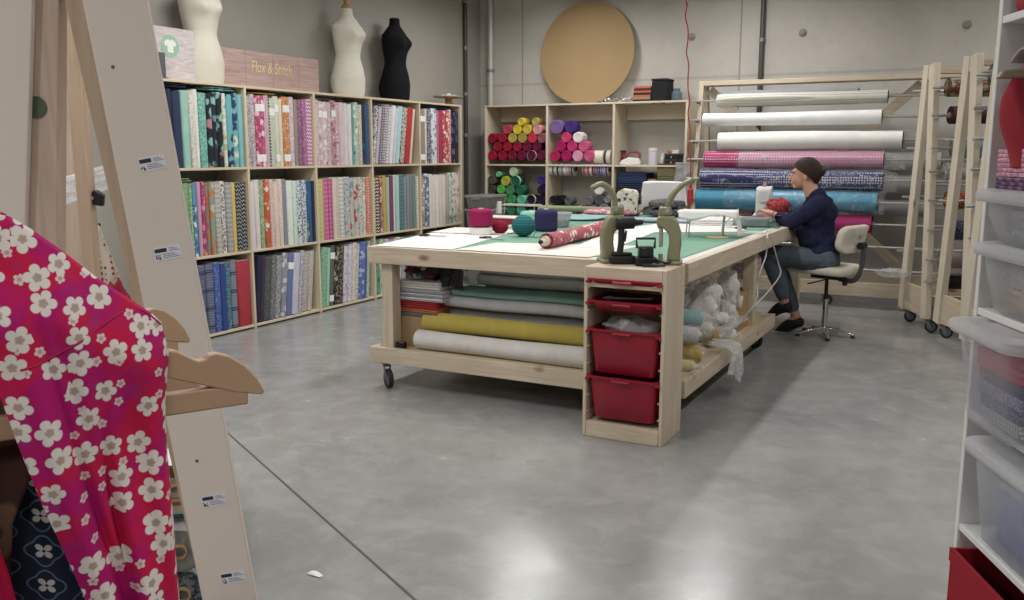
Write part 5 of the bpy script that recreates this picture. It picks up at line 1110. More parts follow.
MB().box(-.105, .105, -.08, .08, 0, .06).build('box', plastic('a8b8b8', .5), t, bevel=.008); MB().box(-.11, .11, -.085, .085, .061, .07).build('lid', plastic('b8c4c4', .5), t, bevel=.003); MB().box(-.09, .09, -.065, .065, .004, .045).build('contents', pat('speck', '6a8a8c', 'c0c4c4', 'a05a50'), t, bevel=.01)
t = thing('scissors', 'black handled shears lying on the white paper by the notions box', 'scissors', (-1.66, 6.83, ZT+.0066), 2.6)
for e in (-1, 1): MB().prism([(0, .001), (.11, .001), (.115, .004), (0, .007)], -.007, .007, Matrix.Rotation(e*.1, 4, 'Z')).build('blade', STEEL, t); MB().tube([Vector((-.035+.03*math.cos(q), e*.022+.018*math.sin(q), .007)) for q in [2*PI*j/16 for j in range(17)]], .006, 6).build('handle', BLACK, t)
t = thing('green_mat', 'small dark green mat under the notions box', 'mat', (-1.56, 7.13, ZT), .12); MB().box(-.15, .155, -.11, .14, .0004, .0032).build('sheet', flat('3f6a58', .6), t)
# sewing machine
SM = flat('d9d8d6', .3, 0, .5, .03)
t = thing('sewing_machine', 'white sewing machine standing in front of the seated person', 'sewing machine', (-1.66, 7.72, ZT+.0036), R(-80)); t.scale = (.9, .95, .92)
MB().prism([(-.20, 0), (.20, 0), (.20, .07), (-.20, .07)], -.09, .09).build('bed', SM, t, bevel=.014, seg=3)
MB().prism([(.09, .0715), (.20, .0715), (.20, .30), (.18, .315), (-.19, .315), (-.205, .30), (-.205, .19), (-.12, .175), (-.11, .20), (.06, .21), (.09, .19)], -.065, .065).build('arm_column', SM, t, bevel=.016, seg=3)
MB().cyl((.2, 0, .235), (.228, 0, .235), .05, 22).build('hand_wheel', flat('c8c8c8', .4), t)
MB().cyl((-.16, 0, .075), (-.16, 0, .18), .006, 8).build('needle_bar', STEEL, t); MB().box(-.18, -.14, -.02, .02, .0705, .076).build('presser_foot', STEEL, t, bevel=.002)
MB().cyl((.05, 0, .30), (.05, 0, .36), .004, 8).build('spool_pin', STEEL, t); MB().lathe([(.006, .318), (.02, .32), (.015, .352), (.006, .354)], 16, Matrix.Translation((.05, 0, 0)), closed=True).build('thread_spool', flat('b88a8a', .6), t)
MB().cyl((.13, -.066, .25), (.13, -.072, .25), .018, 16).build('stitch_dial', flat('8a8a8c', .4), t)
t = thing('cloth_scrap', 'strip of red cloth lying over the notions box towards the hands', 'cloth', (-1.62, 7.26, ZT+.076), .2)
MB().grid(lambda u, w: Vector((-.16+.36*u, -.03+.06*w, .004+.006*math.sin(9*u+2*w))), 20, 4).build('strip', pat('speck', 'a8343a', 'c06060'), t, solid=.004)
# cables down the table side
for i, pts in enumerate(((((772, 229)), (771, 236), (778, 262), (780, 275), (766, 294), (757, 303)), ((768.5, 230), (767, 238), (766, 255), (760, 272), (757, 285), (756, 300)))):
    pp = [onx(px, py, X1+.055+.02*(j % 2)) for j, (px, py) in enumerate(pts)]; q = pp[0]
    o = thing('power_cable', ('white cable looping widely down the side of the table', 'white cable hanging close along the side of the table')[i], 'cable', (X1-.06, q.y, ZT+.008))
    L = Vector(o.location); start = [Vector((-.08, .02, .0)), Vector((.0, 0, .0)), Vector((.085, 0, .006))]
    MB().tube(bez(start+[v_-L for v_ in pp]+[Vector((X1-.05, pp[-1].y+.02, .30))-L], 6), .0052, 8).build('wire', flat('d8d6d2', .5), o)
    MB().box(-.12, -.08, .01, .03, -.004, .01).build('plug', flat('d8d6d2', .5), o, bevel=.003)
# ---- under the table
BX0 = CX0-.02
def urow(px, y, z, r, col, label, kind='plain', c2='ffffff', x1=-1.90):
    x0 = ony(px, 340, y).x; fabroll((x0, y, z), (x1, y, z), r, pat(kind, col, c2), label, None, False)
urow(419, 4.645, SZ+.062, .060, 'd6d2cf', 'off-white fabric roll lowest at the front of the table shelf'); urow(430, 4.785, SZ+.066, .064, '8d8f92', 'grey fabric roll hidden behind the lowest white one under the table', x1=-1.7)
urow(427, 4.705, SZ+.172, .058, 'b3a044', 'olive yellow fabric roll on the white one under the table', x1=-1.9); urow(440, 4.87, SZ+.19, .064, 'a0a0a2', 'pale grey fabric roll behind the olive yellow one under the table', x1=-1.7)
folded(-3.0, -1.86, 4.74, 4.97, SZ+.262, .085, 'b9b8bd', 'pale grey folded length of cloth above the olive yellow roll under the table', group=None, n=1)
folded(-2.93, -1.86, 4.73, 4.97, SZ+.348, .035, '7aa596', 'teal green folded cloth lying on the pale grey one under the table', group=None, n=1)
folded(-2.75, -1.72, 4.99, 5.35, SZ+.001, .30, 'a8a6a4', 'bulky grey wadding stack behind the rolls under the table', group=None)
folded(-2.86, -1.72, 4.92, 5.3, SZ+.392, .07, 'e2e0df', 'thick off-white folded wadding above the bulky grey stack under the table', group=None, n=1)
folded(-2.84, -1.74, 4.92, 5.3, SZ+.463, .08, 'cfcdcb', 'grey folded wadding topping the stack under the table', group=None, n=1)
t = thing('netting', 'dark grey sheer netting hanging behind the fabric rolls under the table', 'netting', (-2.90, 4.70, SZ))
MB().grid(lambda u, w: Vector((-.10+.17*u+.012*math.sin(17*u+2*w), .02*math.sin(14*u)+.015*math.sin(5*w), .546-.16*(w)*(1-.15*math.sin(PI*u)))), 30, 14).build('sheer', plastic('4a4a4d', .65, .8), t, solid=.003)
folded(-2.84, -1.74, 4.985, 5.3, SZ+.302, .088, 'c4c2c0', 'grey folded wadding in the middle of the bulky stack under the table', group=None, n=1)
# cardboard box with folded things on it at the caster end
t = thing('cardboard_box', 'brown cardboard box on the table shelf under the pile of folded textiles', 'box', (-3.13, 4.80, SZ))
MB().box(-.15, .13, -.13, .14, .0, .20).build('carton', flat('9c8362', .85, 0, .2, .06), t, bevel=.004); MB().box(-.155, .135, -.135, .145, .201, .225).build('lid', flat('5f5b60', .6), t, bevel=.004)
zz = SZ+.226
folded(-3.28, -3.0, 4.67, 4.94, zz, .03, 'b8683a', 'orange folded cloth on the cardboard box lid under the table', group=None); zz += .031
folded(-3.29, -3.0, 4.66, 4.94, zz, .045, 'a02a2c', 'red folded cloth above the orange one under the table', group=None); zz += .046
folded(-3.30, -2.95, 4.65, 4.95, zz, .075, '8a8a90', 'grey folded cloth in the pile under the table corner', 'lines', 'c0c0c4', group=None); zz += .076
folded(-3.28, -2.97, 4.66, 4.95, zz, .05, 'd4d2d0', 'white folded cloth near the top of the pile under the table corner', group=None); zz += .051
crumple('cloth_pile', 'scrunched black white and red textiles topping the pile under the table corner', (-3.14, 4.80, zz), (.135, .125, .055), pat('big', '3a3638', 'b8b0ac', '9a2c3c', 1.4), 'cloth', 14, parts='cloth', amp=.3)
t = thing('tape_roll', 'black roll of tape beside the cardboard box at the table leg', 'tape', (-3.21, 4.575, SZ)); MB().lathe([(.018, 0), (.035, 0), (.035, .045), (.018, .045)], 20, closed=True).build('tape', BLACK, t); MB().lathe([(.0145, .001), (.0175, .001), (.0175, .044), (.0145, .044)], 18, closed=True).build('core', CARD, t)
# side facing the aisle: bags of white yarn, cones and a carton
def p_at(px, py, x): return onx(px, py, x)
WB = film('f8f8f8', .34)
def yarnbag(px, pyb, s, label, seed, n, cols, z0=None):
    q = onx(px, pyb, X1-.16); q.z = SZ if z0 is None else z0
    t = crumple('yarn_bag', label, q, s, WB, 'bag', seed, parts='bag', amp=.16)
    r_ = random.Random(seed)
    for i in range(n):
        c = Vector((r_.uniform(-.25, .75)*s[0], r_.uniform(-.6, .6)*s[1], s[2]*(.22+1.35*i/n))); M_ = Matrix.Translation(c) @ Euler((r_.uniform(0, 3), r_.uniform(0, 3), 0)).to_matrix().to_4x4()
        MB().lathe([(.012, -.05), (.045, -.048), (.048, 0), (.04, .045), (.012, .05)], 16, M_).build('yarn_spool', flat(cols[i % len(cols)], .85), t)
    return t
yarnbag(700, 325, (.11, .13, .235), 'tall clear bag full of white yarn spools beside the pine bin frame', 21, 15, ('dcd8d2', 'e2dfda', 'd0c8c0'), SZ+.03)
yarnbag(722, 315, (.11, .14, .23), 'tall clear bag full of cream yarn in the middle of the table side', 22, 15, ('e2ddd4', 'dcd8d2', 'd8cfc2'), SZ+.04)
q = onx(743, 290, X1-.14); t = yarnbag(743, 290, (.09, .13, .12), 'clear bag with pinkish contents on the carton at the table side', 23, 7, ('b89aa0', 'a88890', 'd0c4c4'), SZ+.277)
a = onx(735.5, 322, X1-.05); b = onx(756, 318, X1-.05)
t = thing('cardboard_box', 'open brown carton standing on the table shelf next to the side leg', 'box', (X1-.17, (a.y+b.y)/2-.06, SZ)); h = .265
w2, l2 = .115, .19
for nm, bx_ in (('side', (-w2, -w2+.005, -l2, l2, .004, h)), ('side', (w2-.005, w2, -l2, l2, .004, h)), ('end_wall', (-w2+.0052, w2-.0052, -l2, -l2+.005, .004, h)), ('end_wall', (-w2+.0052, w2-.0052, l2-.005, l2, .004, h)), ('bottom', (-w2, w2, -l2, l2, .0003, .0038)), ('flap', (-w2+.006, w2-.006, -l2+.006, l2-.006, h-.02, h-.016))):
    MB().box(*bx_).build(nm, flat('a98c64', .85, 0, .2, .06), t)
for px, py, col, rad, lab, x in ((690.5, 353, 'b39a3c', .062, 'mustard yarn cone lowest beside the pine bin frame, wrapped in film', X1-.09), (688, 334, 'c6c2cc', .05, 'pale lilac yarn cone above the mustard one beside the bin frame', X1-.1), (692, 318, '8ab4b4', .055, 'pale turquoise yarn cone leaning on the bag beside the bin frame', X1-.11), (710, 335, 'b08a30', .056, 'golden yarn cone on the table shelf between white cones', X1-.1), (726, 335, 'dedbd6', .056, 'white yarn cone beside the golden one on the table shelf', X1-.09), (701, 328, 'd4ccc0', .04, 'cream yarn cone wedged between the bags and golden cone', X1-.10), (718, 318, 'e2e0dd', .045, 'white yarn cone resting above the golden one', X1-.09), (683.5, 366, 'cdbf8a', .04, 'small pale yellow cone in the corner by the bin frame', X1-.06)):
    q = onx(px, py, x); t = thing('yarn_cone', lab, 'yarn', q); M_ = Matrix.Rotation(PI/2, 4, 'Y') @ Matrix.Rotation(rnd.uniform(-.25, .25), 4, 'X')
    MB().lathe([(.014, -.085), (rad*.9, -.08), (rad, -.06), (rad*.86, .05), (rad*.7, .062), (.014, .068)], 26, M_).build('yarn', pat('rings', col, col, sc=3), t, ang=60); MB().lathe([(.009, -.09), (.016, -.09), (.013, .08), (.008, .08)], 16, M_, closed=True).build('core_tube', flat('e4dfd4', .6), t); MB().lathe([(rad*1.08, -.08), (rad*1.15, -.02), (rad*1.02, .055), (rad*.3, .11), (.01, .14)], 22, M_).build('plastic_wrap', film('f6f6f6', .08), t)
q = onx(722, 352, X1+.03); t = thing('plastic_bag', 'clear plastic bag end drooping over the side stretcher of the table', 'bag', (X1+.055, q.y, .265))
MB().grid(lambda u, w: Vector((-.10+.16*min(1, w*2.2)+.03*math.sin(PI*u)*w+.008*math.sin(20*u+5*w), (-.05-.10*w)+(.12+.22*w)*u, .05-.01*w+.02*math.sin(9*u)-.20*max(0, w-.35)*(1.1+.5*math.sin(PI*u)))), 30, 22).build('film', film('eef0f2', .4), t, solid=.002)
q = onx(737, 327, X1-.02); t = thing('plastic_bag', 'long twist of clear plastic film trailing along the table shelf to the carton', 'bag', (X1-.04, onx(722, 335, X1-.04).y, SZ+.07))
MB().tube(bez([(0, .0, .02), (.01, .10, .035), (.015, .25, .04), (.0, .42, .03), (.01, .55, .02)], 8), [.05, .055, .05, .045, .05, .04, .045, .035, .04, .03, .035, .025, .03]+[.03+.012*math.sin(i) for i in range(20)], 14, flatten=.6).build('film', film('eef0f2', .45), t)
# grey crates behind the table corner
p0, p1 = ony(468, 200, 8.75), ony(491, 200, 8.75); zz = 0
for i, h in enumerate((.28, .30, .28, .155)):
    t = thing('storage_crate', '%s grey plastic crate in the stack standing behind the table corner by the shelving' % ('lowest', 'second', 'third', 'topmost shallow')[i], 'crate', ((p0.x+p1.x)/2, 8.9, zz)); w2 = (p1.x-p0.x)/2-.01
    kk = MB(); kk.hexa([Vector(v_) for v_ in ((-w2+.02, -.2, .001), (w2-.02, -.2, .001), (w2-.02, .2, .001), (-w2+.02, .2, .001), (-w2, -.22, h-.03), (w2, -.22, h-.03), (w2, .22, h-.03), (-w2, .22, h-.03))]); kk.build('body', plastic('a8a6a4', .75), t, bevel=.012)
    MB().box(-w2-.012, w2+.012, -.232, .232, h-.029, h-.002).build('lid', plastic('b4b2b0', .8), t, bevel=.006); MB().box(-.05, .05, -.238, -.2325, h-.05, h-.012).build('latch', flat('8c8a88', .5), t, bevel=.002); zz += h
# ------------------------------------------------------------------ white shelf of plastic boxes (aisle side)
SA = math.atan2(.40, .915)            # same turn as the roll racks
RD = Vector((-.40, .915, 0)).normalized(); ND = Vector((.915, .40, 0)).normalized()   # along the shelf front (away), into the shelf
Q0 = Vector((0.0, 2.487, 0)); SM_ = Matrix.Translation(Q0) @ Matrix.Rotation(SA, 4, 'Z')
# local frame: x into the shelf, y away along its front; the far panel stands at y = 0 .. .02
ws = thing('shelf_unit', 'white shelf unit at the aisle side holding clear plastic boxes', 'shelving', Q0, SA)
WL = flat('d9d8d6', .45, 0, .4, .03)
DP, LN = .46, 1.0
for y in (0, -LN): MB().box(0, DP, y-.018 if y else 0, y if y else .018, 0, 2.35).build('side_panel', WL, ws, bevel=.002)
for z in (.10, .53, .835, 1.10, 1.80, 2.33): MB().box(.002, DP, -LN+.001, -.001, z-.018, z).build('shelf_board', WL, ws, bevel=.002)
MB().box(DP, DP+.006, -LN, 0, .08, 2.33).build('back_panel', WL, ws)
def lbox(name, label, x0, x1, y0, y1, z0, h, alpha, contents=(), lid=True, taper=.03, col='eceef2', cat='box', rim=.016):
    """clear storage box, local shelf coordinates"""
    c = SM_ @ Vector(((x0+x1)/2, (y0+y1)/2, z0)); t = thing(name, label, cat, c, SA); a, b = (x1-x0)/2, (y1-y0)/2
    kk = MB()
    def ring(s, z, r=.05): return [kk.bm.verts.new((x, y, z)) for x, y in rr(-a+s, a-s, -b+s, b-s, r, 5)]
    R_ = [ring(taper+.012, .0), ring(taper, .010), ring(.012, h-.05), ring(.010, h-.02), ring(.0, h-.018), ring(.0, h-.006), ring(.014, h-.006), ring(.016, h-.05), ring(taper+.004, .014), ring(taper+.014, .005)]
    kk.bm.faces.new(R_[0][::-1]); kk.bm.faces.new(R_[-1])
    for p, q in zip(R_, R_[1:]):
        n = len(p)
        for i in range(n): kk.bm.faces.new((p[i], p[(i+1) % n], q[(i+1) % n], q[i]))
    kk.build('body', plastic(col, alpha, .22), t, ang=50)
    if lid:
        kk = MB(); rs = []
        for s, z in ((-.008, h-.016), (-.012, h-.004), (-.010, h+.008), (.006, h+.012), (.022, h+.012), (.03, h+.004), (.05, h+.003), (.06, h+.008)): rs.append([kk.bm.verts.new((x, y, z)) for x, y in rr(-a+s, a-s, -b+s, b-s, .05, 5)])
        kk.bm.faces.new(rs[-1])
        for p, q in zip(rs, rs[1:]):
            n = len(p)
            for i in range(n): kk.bm.faces.new((p[i], p[(i+1) % n], q[(i+1) % n], q[i]))
        kk.build('lid', plastic('f4f5f6', min(.9, alpha+.2), .3), t, ang=50, solid=.0025)
    return t, c
def inside(label, c, sx, sy, dz, h, col, kind='plain', c2='ffffff', n=1, name='folded_fabric', off=(0, 0)):
    """folded cloth lying in a box: its own thing, turned like the shelf"""
    o = folded(-sx, sx, -sy, sy, 0, h, col, label, kind, c2, group=None); R3 = Matrix.Rotation(SA, 4, 'Z')
    o.location = c+(R3 @ Vector((off[0], off[1], 0)))+Vector((0, 0, dz)); o.rotation_euler = (0, 0, SA); return o
t, c = lbox('plastic_box', 'clear lidded box of red and purple fabrics jutting out from the white shelf', -.078, .42, -.365, -.035, .836, .235, .10)
for i, (h, col, w, kind, c2, sx, sy) in enumerate(((.03, '8a8a96', 'grey', 'lines', 'b8b8c4', .19, .105), (.032, '45466a', 'dark blue violet', 'speck', '6a6a8c', .19, .105), (.028, '6a6a8e', 'lavender blue', 'speck', '8a8aac', .195, .11), (.03, '3f3f5c', 'indigo', 'plain', 'ffffff', .195, .11), (.045, 'a8304a', 'crimson', 'plain', 'ffffff', .20, .115))):
    inside('%s folded fabric, %s from the bottom inside the jutting clear box' % (w, ORD[i]), c, sx, sy, .0165+sum((.03, .032, .028, .03, .045)[:i])+.001*i, h, col, kind, c2)
t, c = lbox('plastic_box', 'big clear lidded box with blue contents low on the white shelf', .02-.045, .42, -.64, -.05, .531, .24, .13)
inside('blue folded blanket filling the big low clear box', c, .165, .22, .017, .13, '4a5fa0', 'speck', '6a7cb4'); inside('pale lilac folded cloth topping the blanket in the big low clear box', c, .165, .22, .15, .06, 'a8a8bc')
t, c = lbox('plastic_box', 'clear lidded box of tan cloth below the pink fabrics box on the white shelf', -.03, .415, -.50, -.02, 1.101, .155, .12)
inside('tan folded cloth in the lower of the two stacked clear boxes', c, .17, .17, .017, .045, 'a88a66'); inside('grey folded cloth in the lower of the two stacked clear boxes', c, .165, .165, .065, .05, '8f9094')
t = thing('label_card', 'white card in a clear pocket inside the stacked clear box', 'card', c+Matrix.Rotation(SA, 4, 'Z') @ Vector((-.17, .02, .03)), SA)
MB().box(-.0015, .0015, -.05, .05, 0, .09).build('card', flat('c8c6c2', .7), t); MB().box(-.0035, -.0018, -.055, .055, -.0, .095).build('pocket', plastic('dfe1e4', .35), t)
z2 = 1.101+.155+.0125
t, c = lbox('plastic_box', 'clear lidded box directly under the pink folded fabrics', -.038, .40, -.50, -.03, z2, .115, .12)
inside('grey patterned cloth in the upper of the two stacked clear boxes', c, .165, .16, .017, .06, '77787c', 'big', '9a9aa0'); 
z3 = z2+.115+.0125
for i, (h, col, w, kind, c2) in enumerate(((.028, '5a3458', 'purple plaid', 'check', '9a7a9c'), (.032, 'b8708c', 'rose', 'speck', 'cf9ab0'), (.03, 'c48098', 'pink', 'speck', 'd8a8b8'))):
    o = folded(-.18, .18, -.18, .18, 0, h, col, '%s folded fabric, %s from the bottom on the lid of the upper clear box' % (w, ORD[i]), kind, c2, group=None)
    o.location = (SM_ @ Vector((.165, -.25, z3+sum((.029, .033, .031)[:i])+.0008))); o.rotation_euler = (0, 0, SA)
# red cushion on a wooden hanger bar above the pink fabrics
pc = SM_ @ Vector((.10, -.16, 0))
hb = thing('wooden_hanger', 'grey brown wooden hanger sticking out of the white shelf above the red bag', 'hanger', (pc.x, pc.y, 1.655), SA)
MB().prism([(-.17, -.012), (-.16, .006), (-.02, .022), (.02, .024), (.16, .03), (.20, .018), (.20, .004), (.0, .0), (-.10, -.012)], -.012, .012).build('hanger_bar', flat('8a7866', .5), hb, bevel=.005)
MB().grid(lambda u, w: Vector((-.12+.27*u, -.05+.10*w+.01*math.sin(9*u), .028+.025*math.sin(PI*w)*(1+.4*math.sin(11*u)))), 22, 8).build('grey_cloth', flat('a8a4a2', .9), hb, solid=.004)
rb = thing('red_bag', 'soft red cloth bag hanging from the wooden hanger over the pink fabrics', 'bag', (pc.x, pc.y, 1.448), SA)
def fn(u, w):
    an = 2*PI*u; ca, sa = math.cos(an), math.sin(an); k_ = 1 if 0 < w < 1 else .0
    e = .5; X = .13*abs(ca)**e*math.copysign(1, ca); Y = .055*abs(sa)**.8*math.copysign(1, sa); bul = 1.0
    return Vector((X*bul*(1-.1*max(0, w-.8)*5)+.01*math.sin(5*w+u*3)-.02*w, Y*(1-.75*w**3)+.008*math.sin(7*w+8*ca), .20*w))
MB().grid(fn, 36, 18, closeu=True).build('pouch', flat('94303a', .85, 0, .2, .1, 8, .2), rb, ang=80)
for e in (-1, 1): MB().tube(bez([(e*.07, -.005, .195), (e*.06, -.012, .215), (e*.045, .0, .228)], 4), .006, 8).build('strap', flat('7f2832', .85), rb)
# big red bin below
c = SM_ @ Vector((.135, -.41, 0)); t = thing('red_box', 'open red fabric box on the lowest board of the white shelf', 'box', (c.x, c.y, .1005), SA)
RF = flat('8f1626', .75, 0, .25, .06, 10, .1); a, b, h = .17, .36, .385
for nm, bx_ in (('side', (-a, -a+.008, -b, b, .006, h)), ('side', (a-.008, a, -b, b, .006, h)), ('end_wall', (-a+.0082, a-.0082, -b, -b+.008, .006, h)), ('end_wall', (-a+.0082, a-.0082, b-.008, b, .006, h)), ('bottom', (-a, a, -b, b, 0, .0058))): MB().box(*bx_).build(nm, RF, t, bevel=.002)
MB().box(-a-.003, -a-.0005, -b-.001, b+.001, h-.035, h+.001).build('hem', RF, t, bevel=.001)
# a red package on the board above
c = SM_ @ Vector((.17, -.20, 1.801)); o = folded(-.16, .16, -.16, .16, 0, .12, '9a2c38', 'red folded cloth lying on the high board of the white shelf', group=None); o.location = c; o.rotation_euler = (0, 0, SA)
# ------------------------------------------------------------------ display rack with garments (beside the camera)
CW_ = Matrix((( RT.x, EF.x, 0, 0), (RT.y, EF.y, 0, 0), (0, 0, 1, 0), (0, 0, 0, 1)))    # u to the side, v ahead
def uv(px, py, v):
    """point seen at a pixel, v metres ahead: (u, v, z)"""
    d = ray(px, py); k_ = v/d.dot(EF); p = EYE+d*k_; return Vector((p.dot(RT), v, p.z))
V0 = 2.3
O9 = CW_ @ uv(60, 300, V0); O9.z = 0
dr_ = thing('display_rack', 'tall A-shaped display rack with pale painted end boards and bare pine posts', 'rack', O9, YAW); ob_ = uv(60, 300, V0); U0 = ob_.x
def L9(p): return Vector((p.x-U0, p.y-V0, p.z))
def plank(pts, v, th, name, mt, bev=.003):
    A = [L9(uv(px, py, v)) for px, py in pts]; B = [Vector((p.x, p.y+th, p.z)) for p in A]
    return MB().hexa([A[0], A[1], B[1], B[0], A[3], A[2], B[2], B[3]]).build(name, mt, dr_, bevel=bev)
def ext(l0, l1, y): t_ = (y-l0[1])/(l1[1]-l0[1]); return (l0[0]+(l1[0]-l0[0])*t_, y)
PAINT = flat('aaa098', .6, 0, .25, .03, 3)
m = Mt('painted_board'); v = m.obj((3, 3, .6), False); m.base(m.mix(m.noise(v, 2, 5, .6), 'd4c7be', 'ddd1c8'))
vo = m.n('TexVoronoi', {'Vector': m.obj((3.2, 3.2, 3.2), False), 'Scale': 1.0}); m.pr(.6, 0, .25); PAINT = m.m
EDGE = flat('cbb493', .6)
yb = 712; yt = -260
rL, rR = ((82, 0), (202, 600)), ((146, 0), (256, 600))
plank([ext(*rL, yb), ext(*rR, yb), ext(*rR, yt), ext(*rL, yt)], V0, .02, 'end_board', PAINT)
lR = ((32, 0), (25, 220)); lL = ((-40, 0), (-62, 220))
plank([ext(*lL, yb), ext(*lR, yb), ext(*lR, yt), ext(*lL, yt)], V0, .02, 'end_board', PAINT)
# bare pine behind
POST = wood('z', 'c3ac98', 'b1987f', '6a4232'); POST2 = wood('z', 'ccb8a8', 'bca593', '70402f', gs=1.3)
def post(l, r, v, th, name='post', mt=POST): plank([ext(*l, yb-10), ext(*r, yb-10), ext(*r, yt+20), ext(*l, yt+20)], v, th, name, mt)
post(((64, 0), (138, 320)), ((87, 0), (158, 320)), V0+.024, .05)                  # behind the pale end board
post(((27, 0), (22, 220)), ((58, 0), (57, 220)), V0+.024, .05, mt=POST2)
post(((58, 0), (62, 220)), ((66, 0), (74, 220)), V0+1.3, .05, mt=POST2)
post(((59, 0), (82, 260)), ((76, 0), (94, 260)), V0+.9, .05)
# cross pieces joining the two frames
for px, v0_, v1_, py in ((44, .075, 1.30, -225), (72, .075, .90, -238)):
    a, b = L9(uv(px, py, V0+v0_)), L9(uv(px, py, V0+v0_)); b = b+Vector((0, v1_-v0_, 0))
    MB().bar(a, b, .06, .03).build('cross_rail', WY, dr_, bevel=.003)
for py in (640,): 
    a, b = L9(uv(30, py, V0+.05)), L9(uv(180, py, V0+.05)); MB().bar((a.x, .05, a.z), (b.x, .05, b.z), .05, .09).build('base_rail', WX, dr_, bevel=.003)
# stickers on the painted board
def sticker(px, py, w, h):
    c = L9(uv(px, py, V0)); A = Matrix.Translation((c.x, -.0004, c.z)) @ Matrix.Rotation(R(-10), 4, 'Y'); 
    o = MB().box(-w/2, w/2, -.0006, 0, -h/2, h/2, mat=A).build('price_label', flat('dad9de', .5), dr_)
    k = MB(); k.box(-w*.46, -w*.02, -.001, -.0007, h*.08, h*.36, mat=A); k.build('printed_bar', flat('2d2c33', .6), o)
    k = MB(); r_ = random.Random(int(px))
    for i in range(5):
        for j in range(5):
            if r_.random() < .6: k.box(-w*.46+i*h*.07, -w*.46+(i+1)*h*.07, -.001, -.0007, -h*.42+j*h*.07, -h*.42+(j+1)*h*.07, mat=A)
    k.build('code_pattern', flat('3a3940', .6), o)
    k = MB()
    for j in range(3): k.box(-w*.2, w*(.42-.1*j), -.001, -.0007, -h*.36+j*h*.13, -h*.31+j*h*.13, mat=A)
    for j in range(3): k.box(w*.06, w*(.45-.08*j), -.001, -.0007, h*.1+j*h*.1, h*.14+j*h*.1, mat=A)
    k.build('text_line', flat('7a7fa8', .6), o)
sticker(152.5, 163, .07, .036); sticker(168, 252.5, .072, .036); sticker(214.5, 500, .068, .034); sticker(233, 577, .068, .034)
for px, py in ((113, 67), (197, 461)): 
    c = L9(uv(px, py, V0)); MB().lathe([(.001, -.001), (.004, -.0012), (.005, .0)], 10, Matrix.Translation((c.x, -.0004, c.z)) @ Matrix.Rotation(PI/2, 4, 'X')).build('screw', flat('6a5a52', .5), dr_)
c = L9(uv(31, 107, V0-.001)); MB().lathe([(.001, -.004), (.028, -.004), (.028, .0), (.001, .0)], 24, Matrix.Translation((c.x+.0, .021, c.z)) @ Matrix.Rotation(PI/2, 4, 'X')).build('green_disc', flat('4f5d4a', .6), dr_)
# clear bag caught on the post
q = CW_ @ uv(87, 182, V0+1.0); t = thing('plastic_bag', 'crinkled clear plastic bag caught between the pine posts of the display rack', 'bag', q, YAW+.0)
def fn(u, w): return Vector((-.11+.22*u, -.01*math.sin(7*u+3*w)-.006*math.sin(16*w+5*u), -.055+.11*w*(1-.25*u)+.085*(u-.5)))
MB().grid(fn, 26, 16).build('film', film('e4e6ea', .5), t, solid=.002)
q = CW_ @ uv(97, 198, V0+.93); t = thing('camera_clip', 'small black clip hanging beside the clear bag on the pine post', 'clip', q, YAW); MB().prism([(-.022, -.02), (.02, -.03), (.026, .012), (.0, .03), (-.02, .02)], -.015, .015).build('jaw', BLACK, t, bevel=.005); MB().cyl((-.01, -.02, .0), (-.01, .02, .0), .006, 8).build('pin', STEEL, t)
# hanging cloth seen through the rack
q = CW_ @ uv(104, 262, V0+1.05); t = thing('hanging_cloth', 'white cloth with small red flowers hanging inside the display rack', 'cloth', q, YAW)
MB().grid(lambda u, w: Vector((-.03+(.02+.13*w)*u, .02*math.sin(9*u)*w, .14-.42*w)), 14, 16).build('drape', pat('dots', 'd2c6b8', 'a83a44', sc=1.2), t, solid=.003)
MB().cyl((-.03, -.012, .14), (-.01, .012, .14), .006, 8).build('peg', BLACK, t)
q = CW_ @ uv(118, 285, V0+1.05); crumple('red_cloth', 'bit of dark red cloth hanging beside the white flowered cloth in the rack', q+Vector((0, 0, -.25)), (.05, .05, .14), pat('plain', '8a2030'), 'cloth', 31, parts='cloth')
# striped rolls standing low in the rack, ends to the aisle
for i, (px, py, rp, c1, c2, lab, vv) in enumerate(((176, 492, 30, 'c8bca8', '3f6a80', 'striped brown white and blue fabric roll low in the display rack', .10), (180, 551, 24, 'a8a4a0', '6a6460', 'grey fabric roll with open core below the striped one in the display rack', .06), (183, 594, 26, '8f9a98', '4a5a6a', 'grey blue printed fabric roll lowest in the display rack', .12))):
    v = V0+vv+.05; c = CW_ @ uv(px, py, v); r = rp/905*v
    d = CW_ @ Vector((-.25, 1, 0)).normalized(); mt = Mt('striped_roll'); vv_ = mt.obj((1, 1, 1), False); sx = mt.n('SeparateXYZ', {0: vv_}); 
    rmp = mt.n('ValToRGB'); rmp.color_ramp.interpolation = 'CONSTANT'
    els = rmp.color_ramp.elements; els[0].color = c4(c1); els[1].position = .2; els[1].color = c4('7a5a40')
    for p_, cc in ((.35, 'd8d4cc'), (.5, c2), (.68, 'd0c8b8'), (.8, 'b87a50'), (.92, 'dcd8d0')): e = els.new(p_); e.color = c4(cc)
    sc_ = mt.math('FRACT', mt.math('MULTIPLY', sx.outputs[2], 4.7)); mt.t.links.new(sc_, rmp.inputs[0]); mt.base(rmp.outputs[0]); mt.pr(.8)
    fabroll(c, c+d*1.1, r, mt.m if i == 0 else pat('speck' if i == 2 else 'plain', c1, c2), lab, None, True)
